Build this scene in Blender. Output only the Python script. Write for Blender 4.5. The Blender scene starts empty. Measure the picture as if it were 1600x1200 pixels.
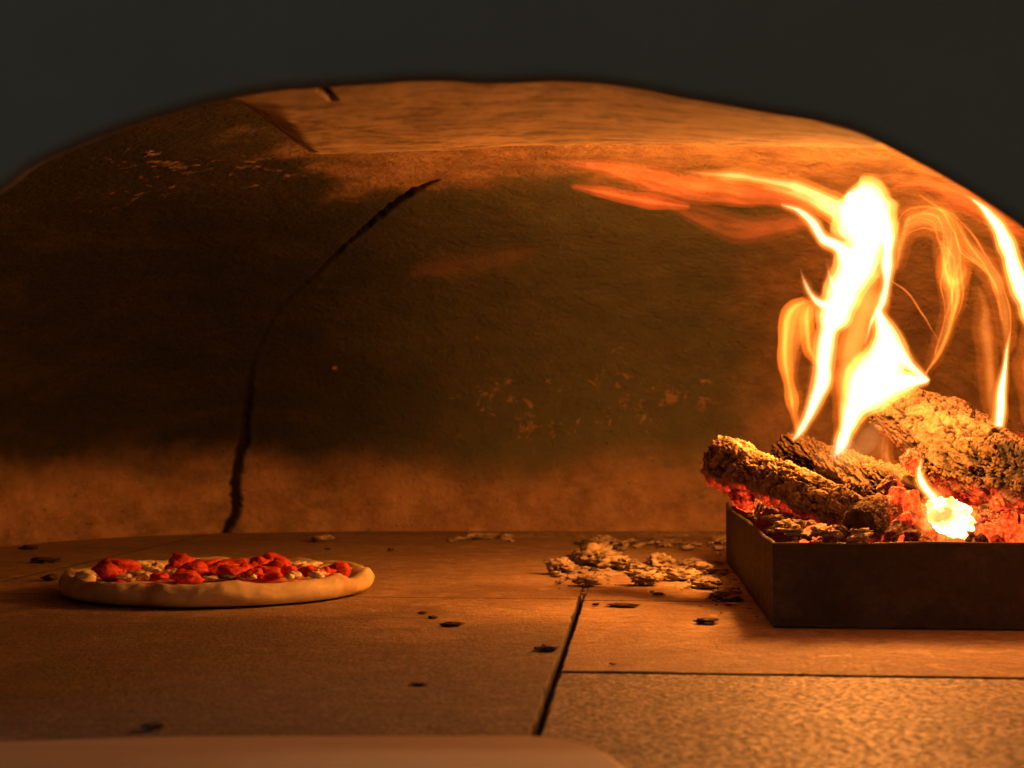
import bpy, bmesh, math, random
import numpy as np
from mathutils import Vector, Matrix
random.seed(5); RNG = np.random.default_rng(5)
S = bpy.context.scene
COL = S.collection
# ------------------------------------------------------------------ camera
FPX = 2218.0; CZ = 0.16; PITCH = math.atan(81 / FPX)
cam = bpy.data.cameras.new('camera'); cam.lens = 36 * FPX / 1600; cam.sensor_width = 36
cam.clip_start = 0.01; cam.clip_end = 50
cam.dof.use_dof = True; cam.dof.focus_distance = 1.34; cam.dof.aperture_fstop = 10.0
co = bpy.data.objects.new('camera', cam); COL.objects.link(co)
co.location = (0, 0, CZ); co.rotation_euler = (math.pi / 2 + PITCH, 0, 0); S.camera = co
# ------------------------------------------------------------------ world: dim room in front of the oven
w = bpy.data.worlds.new('World'); S.world = w; w.use_nodes = True
w.node_tree.nodes['Background'].inputs[0].default_value = (0.62, 0.60, 0.50, 1)
w.node_tree.nodes['Background'].inputs[1].default_value = 0.085
# ------------------------------------------------------------------ lamps
def lamp(kind, name, loc, power, color, size, rot=None):
    l = bpy.data.lights.new(name, kind); l.energy = power; l.color = color
    if kind == 'POINT': l.shadow_soft_size = size
    else: l.size = size
    o = bpy.data.objects.new(name, l); COL.objects.link(o); o.location = loc
    if rot: o.rotation_euler = rot
    return o
FIRE = (1.0, 0.31, 0.045)
lamp('POINT', 'flame_light', (0.350, 1.42, 0.235), 9.0, FIRE, 0.022)
lamp('POINT', 'flame_light', (0.350, 1.42, 0.365), 2.4, FIRE, 0.024)
lamp('POINT', 'flame_light', (0.328, 1.41, 0.275), 6.2, FIRE, 0.014)
lamp('POINT', 'ember_light', (0.392, 1.225, 0.107), 0.05, (1, 0.25, 0.04), 0.008)
rl = lamp('AREA', 'room_fill', (-1.6, -0.9, 1.3), 4.6, (0.58, 0.92, 0.88), 0.9)
rl.rotation_euler = (Vector((-0.5, 0.7, 0.25)) - rl.location).to_track_quat('-Z', 'Y').to_euler()
warm_fill = lamp('AREA', 'room_fill', (1.6, -0.8, 0.9), 2.4, (1.0, 0.52, 0.28), 0.9)  # added warm fill, no known source: browns the right of the front wall
warm_fill.rotation_euler = (Vector((0.5, 0.7, 0.4)) - warm_fill.location).to_track_quat('-Z', 'Y').to_euler()
# ------------------------------------------------------------------ colour and render settings
S.view_settings.view_transform = 'Standard'; S.view_settings.look = 'None'
S.view_settings.exposure = 0.24; S.view_settings.gamma = 1; S.view_settings.use_curve_mapping = False
c = S.cycles
c.use_denoising = True; c.max_bounces = 5; c.diffuse_bounces = 3; c.glossy_bounces = 2
c.transparent_max_bounces = 64; c.volume_bounces = 0; c.sample_clamp_indirect = 2.0
c.volume_step_rate = 1.5; c.volume_max_steps = 256; c.use_adaptive_sampling = True

# ================================================================== helpers
def at(px, py, d):
    """point seen at a picture position (1600x1200), d metres ahead"""
    xc = (px - 800) / FPX; yc = (600 - py) / FPX
    k = d / (math.cos(PITCH) - yc * math.sin(PITCH))
    return Vector((xc * k, d, CZ + k * (math.sin(PITCH) + yc * math.cos(PITCH))))
def on_z(px, py, z):
    xc = (px - 800) / FPX; yc = (600 - py) / FPX
    dy = math.cos(PITCH) - yc * math.sin(PITCH); dz = math.sin(PITCH) + yc * math.cos(PITCH)
    k = (z - CZ) / dz
    return Vector((xc * k, dy * k, z))
def tag(o, label=None, cat=None, group=None, kind=None):
    if label: o['label'] = label
    if cat: o['category'] = cat
    if group: o['group'] = group
    if kind: o['kind'] = kind
    return o
def empty(name, loc=(0, 0, 0)):
    o = bpy.data.objects.new(name, None); COL.objects.link(o); o.location = loc; o.empty_display_size = 0.02
    return o
def mesh_obj(name, verts, faces, mat, parent=None, smooth=True, attrs=None):
    me = bpy.data.meshes.new(name)
    verts = np.asarray(verts, dtype=float)
    me.from_pydata(verts.tolist(), [], faces if isinstance(faces, list) else faces.tolist())
    if attrs:
        for k, v in attrs.items():
            a = me.attributes.new(k, 'FLOAT', 'POINT'); a.data.foreach_set('value', np.asarray(v, dtype=np.float32))
    me.materials.append(mat)
    if smooth: me.polygons.foreach_set('use_smooth', [True] * len(me.polygons))
    me.update()
    o = bpy.data.objects.new(name, me); COL.objects.link(o)
    if parent: 
        o.parent = parent; o.matrix_parent_inverse = Matrix.Translation(-Vector(parent.location)) if not parent.parent else Matrix()
    return o
def grid_faces(nu, nv, wrap_v=False):
    i = np.arange(nu - 1)[:, None]; j = np.arange(nv if wrap_v else nv - 1)[None, :]
    j2 = (j + 1) % nv
    a = i * nv + j; b = (i + 1) * nv + j; c_ = (i + 1) * nv + j2; d = i * nv + j2
    return np.stack([a, b, c_, d], -1).reshape(-1, 4)
# ---- vectorised noise
def _h(ix, iy, iz, s):
    n = (ix * 374761393 + iy * 668265263 + iz * 2147483647 + s * 974634777) & 0xffffffff
    n = ((n ^ (n >> 13)) * 1274126177) & 0xffffffff
    n = ((n ^ (n >> 16)) * 2246822519) & 0xffffffff
    return ((n ^ (n >> 15)) & 0xffffff) / 16777215.0
def vnoise(P, s=0):
    P = np.asarray(P, dtype=float); I = np.floor(P).astype(np.int64); F = P - I; F = F * F * F * (F * (F * 6 - 15) + 10)
    r = 0
    for dx in (0, 1):
        for dy in (0, 1):
            for dz in (0, 1):
                wgt = (F[:, 0] if dx else 1 - F[:, 0]) * (F[:, 1] if dy else 1 - F[:, 1]) * (F[:, 2] if dz else 1 - F[:, 2])
                r = r + wgt * _h(I[:, 0] + dx, I[:, 1] + dy, I[:, 2] + dz, s)
    return r * 2 - 1
def fbm(P, s=0, o=4, g=0.5):
    P = np.asarray(P, dtype=float); r = 0; a = 1; t = 0
    for k in range(o):
        r = r + a * vnoise(P * 2 ** k + 17.3 * k, s + k); t += a; a *= g
    return r / t
def worley(P, s=0):
    P = np.asarray(P, dtype=float); I = np.floor(P).astype(np.int64)
    f1 = np.full(len(P), 9.0); f2 = np.full(len(P), 9.0); cid = np.zeros(len(P))
    for dx in (-1, 0, 1):
        for dy in (-1, 0, 1):
            for dz in (-1, 0, 1):
                J = I + [dx, dy, dz]
                q = J + np.stack([_h(J[:, 0], J[:, 1], J[:, 2], s + t) for t in (1, 2, 3)], -1)
                d = np.linalg.norm(P - q, axis=1)
                h = _h(J[:, 0], J[:, 1], J[:, 2], s + 9)
                m = d < f1
                f2 = np.where(m, f1, np.minimum(f2, d)); cid = np.where(m, h, cid); f1 = np.where(m, d, f1)
    return f1, f2, cid
def sstep(a, b, x):
    t = np.clip((x - a) / (b - a), 0, 1); return t * t * (3 - 2 * t)
# ---- node material builder
class NT:
    def __init__(self, name):
        self.m = bpy.data.materials.new(name); self.m.use_nodes = True
        self.t = self.m.node_tree; self.t.nodes.clear(); self.out = self.n('ShaderNodeOutputMaterial')
    def n(self, typ, ins=None, **kw):
        nd = self.t.nodes.new(typ)
        for k, v in kw.items(): setattr(nd, k, v)
        for k, v in (ins or {}).items(): self.set(nd.inputs[k], v)
        return nd
    def set(self, sock, v):
        if hasattr(v, 'is_output') or isinstance(v, bpy.types.NodeSocket): self.t.links.new(v, sock)
        elif isinstance(v, bpy.types.Node): self.t.links.new(v.outputs[0], sock)
        else:
            if sock.type == 'RGBA' and len(v) == 3: v = (*v, 1)
            sock.default_value = v
    def pos(self): return self.n('ShaderNodeNewGeometry').outputs['Position']
    def obj(self): return self.n('ShaderNodeTexCoord').outputs['Object']
    def map(self, v, scale, loc=(0, 0, 0), rot=(0, 0, 0)): return self.n('ShaderNodeMapping', {0: v, 1: loc, 2: rot, 3: scale}).outputs[0]
    def noise(self, v, scale, detail=6, rough=0.55, dist=0.0):
        return self.n('ShaderNodeTexNoise', {'Vector': v, 'Scale': scale, 'Detail': detail, 'Roughness': rough, 'Distortion': dist}).outputs['Fac']
    def vor(self, v, scale, feature='F1', out='Distance', rnd=1.0):
        return self.n('ShaderNodeTexVoronoi', {'Vector': v, 'Scale': scale, 'Randomness': rnd}, feature=feature).outputs[out]
    def ramp(self, f, stops, interp='LINEAR'):
        nd = self.n('ShaderNodeValToRGB', {0: f}); cr = nd.color_ramp; cr.interpolation = interp
        while len(cr.elements) < len(stops): cr.elements.new(0.5)
        for e, (p, cc) in zip(cr.elements, stops):
            e.position = p; e.color = (*cc, 1) if isinstance(cc, tuple) else (cc, cc, cc, 1)
        return nd.outputs[0]
    def math(self, op, a, b=0.0, cl=False): return self.n('ShaderNodeMath', {0: a, 1: b}, operation=op, use_clamp=cl).outputs[0]
    def mix(self, f, a, b, mode='MIX'):
        nd = self.n('ShaderNodeMix', data_type='RGBA', blend_type=mode)
        self.set(nd.inputs[0], f); self.set(nd.inputs[6], a); self.set(nd.inputs[7], b); return nd.outputs[2]
    def attr(self, name): return self.n('ShaderNodeAttribute', attribute_name=name).outputs['Fac']
    def sep(self, v):
        nd = self.n('ShaderNodeSeparateXYZ', {0: v}); return nd.outputs
    def bump(self, h, strength, dist): return self.n('ShaderNodeBump', {'Height': h, 'Strength': strength, 'Distance': dist}).outputs[0]
    def bsdf(self, **ins):
        b = self.n('ShaderNodeBsdfPrincipled', {k.replace('_', ' '): v for k, v in ins.items()})
        self.t.links.new(b.outputs[0], self.out.inputs[0]); return b

# ================================================================== materials
def mat_dome():
    m = NT('refractory_dome'); p = m.pos(); x, y, z = m.sep(p)
    n1 = m.noise(p, 5, 8, 0.6); n2 = m.noise(p, 22, 8, 0.65); n3 = m.noise(p, 120, 4, 0.6)
    clay = m.mix(m.ramp(n2, [(0.3, 0.0), (0.7, 1.0)]), (0.24, 0.145, 0.080), (0.48, 0.32, 0.185))
    clay = m.mix(m.ramp(m.noise(m.map(p, (14, 14, 24)), 1.0, 8, 0.75), [(0.45, 0.0), (0.65, 0.8)]), clay, (0.15, 0.10, 0.06))
    soot_falloff = m.mix(n2, (0.064, 0.074, 0.044), (0.150, 0.156, 0.098))
    # soot covers the shell above the base ring; burnt clean over the ceiling towards the mouth
    jz = m.math('MULTIPLY', m.math('SUBTRACT', n1, 0.5), 0.17); jz2 = m.math('MULTIPLY', m.math('SUBTRACT', n2, 0.5), 0.05)
    zz = m.math('ADD', m.math('ADD', z, jz), jz2)
    low = m.n('ShaderNodeMapRange', {0: zz, 1: 0.055, 2: 0.160}, interpolation_type='SMOOTHSTEP').outputs[0]
    hi = m.n('ShaderNodeMapRange', {0: m.math('ADD', m.math('ADD', y, m.math('MULTIPLY', jz, 2.2)), m.math('MULTIPLY', jz2, 2.0)), 1: 1.78, 2: 1.88}, interpolation_type='SMOOTHSTEP').outputs[0]
    side = m.n('ShaderNodeMapRange', {0: zz, 1: 0.40, 2: 0.36}, interpolation_type='SMOOTHSTEP').outputs[0]
    lft = m.n('ShaderNodeMapRange', {0: m.math('ADD', x, m.math('MULTIPLY', jz, 3.0)), 1: -0.17, 2: -0.30}, interpolation_type='SMOOTHSTEP').outputs[0]
    soot_falloff = m.mix(m.n('ShaderNodeMapRange', {0: m.math('ADD', x, m.math('MULTIPLY', jz, 2.0)), 1: 0.22, 2: -0.42}, interpolation_type='SMOOTHSTEP').outputs[0], soot_falloff, (0.018, 0.020, 0.014))  # firelight falloff painted into the soot colour: darker away from the fire
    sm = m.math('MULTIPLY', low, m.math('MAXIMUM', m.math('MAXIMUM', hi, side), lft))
    # flakes where the soot has come off
    n4 = m.noise(p, 48, 5, 0.7, 0.6)
    fr = m.ramp(m.math('ADD', n4, m.math('MULTIPLY', m.math('SUBTRACT', m.attr('chip'), 1.0), 0.10)), [(0.535, 0.0), (0.585, 1.0)])
    patch = m.attr('chip')
    fr = m.math('MULTIPLY', fr, m.math('MINIMUM', m.math('MULTIPLY', patch, 3.0), 1.0))
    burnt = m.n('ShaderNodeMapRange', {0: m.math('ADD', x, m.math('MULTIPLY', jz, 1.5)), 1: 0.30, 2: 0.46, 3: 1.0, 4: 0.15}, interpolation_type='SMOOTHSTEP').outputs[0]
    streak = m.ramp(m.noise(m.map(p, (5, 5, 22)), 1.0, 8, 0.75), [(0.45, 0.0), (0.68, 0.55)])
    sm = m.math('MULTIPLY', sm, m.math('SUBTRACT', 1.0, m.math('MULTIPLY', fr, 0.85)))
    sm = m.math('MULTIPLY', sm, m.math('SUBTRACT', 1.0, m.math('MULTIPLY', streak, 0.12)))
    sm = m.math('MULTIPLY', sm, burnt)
    col = m.mix(sm, clay, soot_falloff)
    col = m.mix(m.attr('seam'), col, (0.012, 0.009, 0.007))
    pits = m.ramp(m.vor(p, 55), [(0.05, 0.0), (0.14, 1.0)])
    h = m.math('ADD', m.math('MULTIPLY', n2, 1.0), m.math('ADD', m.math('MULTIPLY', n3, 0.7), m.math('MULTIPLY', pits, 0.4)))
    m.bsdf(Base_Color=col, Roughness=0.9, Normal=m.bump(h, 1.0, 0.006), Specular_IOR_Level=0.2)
    return m.m
def mat_floor():
    m = NT('floor_stone'); p = m.pos()
    t = m.attr('tint'); x, y, z = m.sep(p)
    n1 = m.noise(p, 6, 7, 0.6); n2 = m.noise(m.map(p, (60, 90, 60)), 1, 6, 0.7); n3 = m.noise(p, 330, 3, 0.6); n5 = m.noise(m.map(p, (1, 1.25, 1)), 210, 5, 0.7); n6 = m.noise(p, 38, 6, 0.7, 0.8)
    clean = m.mix(m.ramp(n1, [(0.35, 0.0), (0.65, 1.0)]), (0.30, 0.19, 0.10), (0.46, 0.32, 0.18))
    clean = m.mix(m.ramp(n3, [(0.40, 0.45), (0.55, 0.0)]), clean, (0.17, 0.11, 0.06))
    clean = m.mix(m.ramp(n2, [(0.35, 0.5), (0.6, 0.0)]), clean, (0.16, 0.105, 0.065))
    clean = m.mix(m.ramp(n6, [(0.36, 0.55), (0.47, 0.0)]), clean, (0.15, 0.095, 0.055))
    clean = m.mix(m.ramp(n6, [(0.56, 0.0), (0.66, 0.5)]), clean, (0.60, 0.46, 0.30))
    dark = m.mix(m.ramp(n5, [(0.42, 0.0), (0.60, 1.0)]), (0.022, 0.018, 0.015), m.mix(m.math('MAXIMUM', m.math('SUBTRACT', t, 1.0), 0.0), (0.11, 0.085, 0.060), (0.36, 0.28, 0.17)))
    n7 = m.noise(m.map(p, (1, 1.7, 1)), 7, 7, 0.65, 0.5)
    dark = m.mix(m.math('MULTIPLY', m.ramp(n7, [(0.40, 0.75), (0.58, 0.0)]), m.math('SUBTRACT', 2.0, m.math('MAXIMUM', t, 1.0))), dark, (0.05, 0.040, 0.032))
    dark = m.mix(m.ramp(n6, [(0.42, 0.6), (0.56, 0.0)]), dark, (0.05, 0.04, 0.032))
    # greasy worn area towards the mouth
    yy = m.math('ADD', y, m.math('MULTIPLY', m.math('SUBTRACT', n1, 0.5), 0.45))
    worn = m.n('ShaderNodeMapRange', {0: m.math('ADD', yy, m.math('MULTIPLY', x, 0.22)), 1: 1.36, 2: 1.10}, interpolation_type='SMOOTHSTEP').outputs[0]
    worn = m.math('MULTIPLY', m.math('MAXIMUM', worn, m.math('SUBTRACT', t, 1.0)), m.math('MINIMUM', t, 1.0))
    worn = m.math('MULTIPLY', worn, m.ramp(n7, [(0.30, 0.75), (0.5, 1.0)]))
    worn = m.math('MULTIPLY', worn, m.ramp(n2, [(0.25, 1.0), (0.8, 0.72)]))
    col = m.mix(worn, clean, dark)
    specks = m.math('MULTIPLY', m.ramp(m.vor(p, 70), [(0.06, 1.0), (0.11, 0.0)]), m.ramp(m.noise(p, 9, 3), [(0.5, 0.0), (0.62, 0.8)]))
    col = m.mix(specks, col, (0.03, 0.022, 0.018))
    col = m.mix(m.attr('joint'), col, (0.010, 0.008, 0.006))
    h = m.math('ADD', m.math('ADD', m.math('MULTIPLY', n3, 0.8), m.math('MULTIPLY', n5, 1.3)), n2)
    b = m.bsdf(Base_Color=col, Roughness=m.math('SUBTRACT', m.ramp(n5, [(0.42, 0.95), (0.6, 0.6)]), m.math('MULTIPLY', m.math('MAXIMUM', m.math('SUBTRACT', t, 1.0), 0.0), 0.18)), Normal=m.bump(h, 1.0, 0.0020), Specular_IOR_Level=0.4)
    return m.m
def mat_simple(name, c1, c2, scale, rough=0.8, bump=0.5, dist=0.002, spec=0.3, coord='pos', **kw):
    m = NT(name); p = m.pos() if coord == 'pos' else m.obj()
    n = m.noise(p, scale, 7, 0.65); n2 = m.noise(p, scale * 6, 4, 0.6)
    m.bsdf(Base_Color=m.mix(m.ramp(n, [(0.3, 0.0), (0.7, 1.0)]), c1, c2), Roughness=rough, Specular_IOR_Level=spec,
           Normal=m.bump(m.math('ADD', n, m.math('MULTIPLY', n2, 0.4)), bump, dist), **kw)
    return m.m
def mat_facade():
    m = NT('oven_front_paint'); p = m.pos(); n = m.noise(p, 7, 6, 0.6); n3 = m.noise(p, 400, 2, 0.6)
    m.bsdf(Base_Color=m.mix(n, (0.11, 0.105, 0.095), (0.17, 0.16, 0.145)), Roughness=0.85, Specular_IOR_Level=0.15,
           Normal=m.bump(n3, 0.5, 0.001))
    return m.m
def mat_soffit():
    m = NT('arch_mortar'); p = m.pos()
    st = m.noise(m.map(p, (12, 30, 30)), 1, 7, 0.7, 0.6); n = m.noise(p, 26, 8, 0.7); n3 = m.noise(p, 160, 4)
    blk = m.ramp(m.noise(m.map(p, (16, 6, 10)), 1.0, 4, 0.6), [(0.3, 0.0), (0.6, 1.0)])
    col = m.mix(blk, (0.36, 0.26, 0.15), (0.62, 0.47, 0.29))
    col = m.mix(m.ramp(st, [(0.38, 0.6), (0.50, 0.0)]), col, (0.17, 0.115, 0.07))
    col = m.mix(m.ramp(n, [(0.40, 0.7), (0.49, 0.0)]), col, (0.13, 0.085, 0.05))
    col = m.mix(m.math('MULTIPLY', m.ramp(m.noise(p, 60, 6, 0.75, 1.0), [(0.52, 0.0), (0.58, 0.8)]), m.ramp(m.noise(p, 12, 3), [(0.45, 0.0), (0.6, 1.0)])), col, (0.15, 0.10, 0.06))
    x, y, z = m.sep(p)
    # smoke stain on the far left shoulder of the arch
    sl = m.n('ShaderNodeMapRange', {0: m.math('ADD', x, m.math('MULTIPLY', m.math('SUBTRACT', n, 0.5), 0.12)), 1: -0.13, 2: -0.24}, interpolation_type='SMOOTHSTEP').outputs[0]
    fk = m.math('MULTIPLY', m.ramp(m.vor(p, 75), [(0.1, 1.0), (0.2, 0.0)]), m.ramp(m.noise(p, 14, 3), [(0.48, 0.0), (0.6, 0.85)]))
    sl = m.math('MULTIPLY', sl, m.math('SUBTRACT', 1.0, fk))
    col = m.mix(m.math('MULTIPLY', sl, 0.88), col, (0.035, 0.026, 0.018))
    col = m.mix(m.attr('seam'), col, (0.012, 0.009, 0.007))
    m.bsdf(Base_Color=col, Roughness=0.9, Specular_IOR_Level=0.2, Normal=m.bump(m.math('ADD', m.math('ADD', n, m.math('MULTIPLY', st, 0.5)), m.math('MULTIPLY', n3, 0.4)), 0.7, 0.0016))
    return m.m
def mat_wood(name, ridge, crev, glow=0.0, glowz=0.09):
    """ash-covered bark: 'crev' attribute darkens cracks, 'hot' attribute glows"""
    m = NT(name); p = m.obj(); n = m.noise(p, 45, 6, 0.65); n3 = m.noise(p, 260, 4, 0.6)
    cr = m.attr('crev'); hot = m.attr('hot')
    top = m.mix(m.ramp(n, [(0.3, 0.0), (0.7, 1.0)]), tuple(v * 0.5 for v in ridge), ridge)
    top = m.mix(m.ramp(n3, [(0.35, 0.55), (0.6, 0.0)]), top, crev)
    col = m.mix(cr, top, crev)
    em = m.math('MULTIPLY', hot, m.ramp(m.noise(p, 60, 5, 0.6), [(0.38, 0.05), (0.7, 1.0)]))
    ec = m.ramp(em, [(0.0, (0.35, 0.012, 0.003)), (0.35, (0.9, 0.045, 0.009)), (0.9, (1.0, 0.16, 0.028))])
    m.bsdf(Base_Color=col, Roughness=0.95, Specular_IOR_Level=0.1, Normal=m.bump(n3, 0.8, 0.0012),
           Emission_Color=ec, Emission_Strength=m.math('MULTIPLY', em, glow))
    return m.m
def mat_ember(name, power, lo=0.4, hi=0.62, masked=False):
    m = NT(name); p = m.obj(); g = m.pos()
    n = m.noise(g, 42, 6, 0.65); n3 = m.noise(g, 230, 4, 0.6)
    rnd = m.n('ShaderNodeObjectInfo').outputs['Random']
    f = m.ramp(m.math('ADD', n, m.math('MULTIPLY', m.math('SUBTRACT', rnd, 0.5), 0.28)), [(lo, 0.0), (hi, 1.0)])
    f = m.math('MULTIPLY', f, m.ramp(n3, [(0.28, 0.35), (0.6, 1.0)]))
    if masked: f = m.math('MULTIPLY', f, m.attr('hot'))
    ec = m.ramp(f, [(0.0, (0.45, 0.008, 0.002)), (0.4, (0.95, 0.045, 0.009)), (1.0, (1.0, 0.105, 0.014))])
    m.bsdf(Base_Color=m.mix(m.ramp(n3, [(0.45, 0.0), (0.7, 1.0)]), (0.018, 0.014, 0.012), (0.20, 0.15, 0.10)), Roughness=0.95, Specular_IOR_Level=0.1,
           Normal=m.bump(m.math('ADD', n3, n), 0.9, 0.002), Emission_Color=ec,
           Emission_Strength=m.math('MULTIPLY', m.math('ADD', f, 0.03), power))
    return m.m
def mat_flame(name, color, strength, noise=None, stretch=(1, 1, 0.35), lo=0.35, hi=0.75, floor=0.1, base=None):
    """pure emitting gas: brightness grows with the depth of flame looked through.
    base=(z0, z1): bluish and thin below z0, full from z1 up"""
    m = NT(name)
    s = strength; colr = color
    if noise:
        n = m.noise(m.map(m.pos(), stretch), noise, 3, 0.55, 0.8)
        s = m.math('MULTIPLY', m.n('ShaderNodeMapRange', {0: n, 1: lo, 2: hi, 3: floor, 4: 1.0}, interpolation_type='SMOOTHSTEP').outputs[0], strength)
    if base:
        z = m.sep(m.pos())[2]
        g = m.n('ShaderNodeMapRange', {0: z, 1: base[0], 2: base[1]}, interpolation_type='SMOOTHSTEP').outputs[0]
        colr = m.mix(g, (0.35, 0.22, 0.30), color)
        s = m.math('MULTIPLY', m.math('ADD', m.math('MULTIPLY', m.math('MULTIPLY', g, g), 0.985), 0.015), s)
    e = m.n('ShaderNodeEmission', {'Color': colr, 'Strength': s})
    m.t.links.new(e.outputs[0], m.out.inputs['Volume'])
    return m.m
M_dome = mat_dome(); M_floor = mat_floor(); M_front = mat_facade(); M_soffit = mat_soffit()
M_barkA = mat_wood('ash_bark', (0.42, 0.31, 0.185), (0.045, 0.028, 0.018), 2.4)
M_barkB = mat_wood('charred_bark', (0.15, 0.092, 0.050), (0.014, 0.013, 0.01), 2.0)
M_barkC = mat_wood('pale_cracked_wood', (0.24, 0.15, 0.095), (0.016, 0.017, 0.012), 2.4)
M_ash = mat_simple('ash', (0.13, 0.10, 0.07), (0.50, 0.40, 0.27), 60, 0.95, 0.9, 0.002, 0.1)
M_char = mat_simple('charcoal', (0.018, 0.014, 0.012), (0.12, 0.085, 0.06), 90, 0.8, 0.8, 0.002)
M_ember = mat_ember('glowing_coal', 1.5, 0.44, 0.60)
M_bed = mat_ember('ember_bed', 1.5, 0.42, 0.66, True)

# ================================================================== floor
YAW = math.radians(5.0)
U = Vector((math.cos(YAW), -math.sin(YAW), 0)); V = Vector((math.sin(YAW), math.cos(YAW), 0))
O = on_z(870, 1048, 0)       # where two joints meet
def build_floor():
    vs = []; fs = []; tint = []; joint = []
    def slab(u0, u1, v0, v1, t, zoff, g=0.0020):
        u0 += g; u1 -= g; v0 += g * 0.8; v1 -= g * 0.8; b = 0.0018
        rings = [(0, -0.03), (0, -b), (b * 0.35, -b * 0.3), (b, 0)]
        base = len(vs)
        NS = 90
        c4 = [(u0, v0), (u1, v0), (u1, v1), (u0, v1)]
        per = []
        for q in range(4):
            (ua, va), (ub, vb) = c4[q], c4[(q + 1) % 4]
            nx, ny = (-(vb - va), ub - ua); l_ = math.hypot(nx, ny); nx /= l_; ny /= l_
            for e_ in range(NS): per.append((ua + (ub - ua) * e_ / NS, va + (vb - va) * e_ / NS, nx, ny, e_ / NS))
        PA = np.array(per); q3 = np.stack([PA[:, 0] * 55, PA[:, 1] * 55, PA[:, 0] * 0 + u0 * 7 + v0 * 3], -1)
        chipd = np.clip(0.0011 * fbm(q3, 91, 3) + 0.0032 * np.clip(vnoise(q3 * 0.7, 95) - 0.45, 0, 1), -0.0004, 0.004) * sstep(0, 0.02, PA[:, 4]) * sstep(0, 0.02, 1 - PA[:, 4])
        for ri, (ins, z) in enumerate(rings):
            for m_, (uu, vv, nx, ny, e_) in enumerate(per):
                d_ = ins + (chipd[m_] if ri > 0 else 0)
                cu = 1 if uu < (u0 + u1) / 2 else -1; cv = 1 if vv < (v0 + v1) / 2 else -1
                uo = uu + nx * d_; vo = vv + ny * d_
                if e_ == 0: uo, vo = uu + cu * ins, vv + cv * ins
                p = O + U * uo + V * vo; vs.append((p.x, p.y, z + zoff)); tint.append(t); joint.append([1.0, 1.0, 0.8, 0.0][ri])
        M_ = 4 * NS
        for r in range(3):
            for k in range(M_):
                a = base + r * M_ + k; b2 = base + r * M_ + (k + 1) % M_
                fs.append([a, b2, b2 + M_, a + M_])
        fs.append([base + 3 * M_ + k for k in range(M_)])
    L = 0.42
    for i, (u0, u1) in enumerate(((-1.30, -0.64), (-0.64, 0.0), (0.0, 0.66), (0.66, 1.3))):
        off = [0.16, 0.425, 0.0, 0.2][i]; L = [0.42, 0.90, 0.42, 0.42][i]
        for k in range(-2, 5):
            v0 = off + k * L
            t = [0.8, 0.85, 2.0, 1.0][i] if v0 < -0.01 else [0.8, 0.85, 0.12, 0.3][i]
            slab(u0, u1, v0 + (0.0010 if i == 2 and k == 0 else 0), v0 + L - (0.0010 if i == 2 and k == -1 else 0), t, random.uniform(-0.0003, 0.0003) - (0.0008 if (i == 2 and k == -1) else 0))
    # mortar bed under the slabs
    for (x, y) in ((-1.6, 0.3), (1.6, 0.3), (1.6, 2.9), (-1.6, 2.9)): vs.append((x, y, -0.010)); tint.append(1); joint.append(1.0)
    n = len(vs); fs.append([n - 4, n - 3, n - 2, n - 1])
    return tag(mesh_obj('floor', vs, fs, M_floor, smooth=False, attrs={'tint': tint, 'joint': joint}), 'worn stone slab floor of the oven with open joints', kind='structure')
build_floor()

# ================================================================== dome
DX, DY, DA, DB, WH, DH, PEXP = 0.06, 1.46, 0.85, 0.93, 0.12, 0.385, 2.6
PN = 3.5
def inside(p):
    r = (abs((p.x - DX) / DA) ** PN + abs((p.y - DY) / DB) ** PN) ** (1 / PN)
    if r >= 1: return False
    return p.z < WH + DH * math.sqrt(max(0, 1 - r ** PEXP))
def dome_hit(px, py):
    a, b = 0.9, 3.2; d = 1.05
    while d < 3.2 and inside(at(px, py, d)): d += 0.004
    return at(px, py, d)
def smooth_path(pts, n=12):
    P = [np.array(p, dtype=float) for p in pts]; P = [2 * P[0] - P[1]] + P + [2 * P[-1] - P[-2]]; out = []
    for i in range(1, len(P) - 2):
        for k in range(n):
            t = k / n; p0, p1, p2, p3 = P[i - 1:i + 3]
            out.append(0.5 * (2 * p1 + (p2 - p0) * t + (2 * p0 - 5 * p1 + 4 * p2 - p3) * t * t + (-p0 + 3 * p1 - 3 * p2 + p3) * t ** 3))
    out.append(P[-2]); return np.array(out)
def path_dist(Q, path, width):
    """distance of points to a polyline divided by local width"""
    best = np.full(len(Q), 99.0)
    for i in range(len(path) - 1):
        a, b = path[i], path[i + 1]; ab = b - a; t = np.clip(((Q - a) @ ab) / (ab @ ab + 1e-12), 0, 1)
        d = np.linalg.norm(Q - (a + t[:, None] * ab), axis=1) / (width[i] + (width[i + 1] - width[i]) * t)
        best = np.minimum(best, d)
    return best
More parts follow.
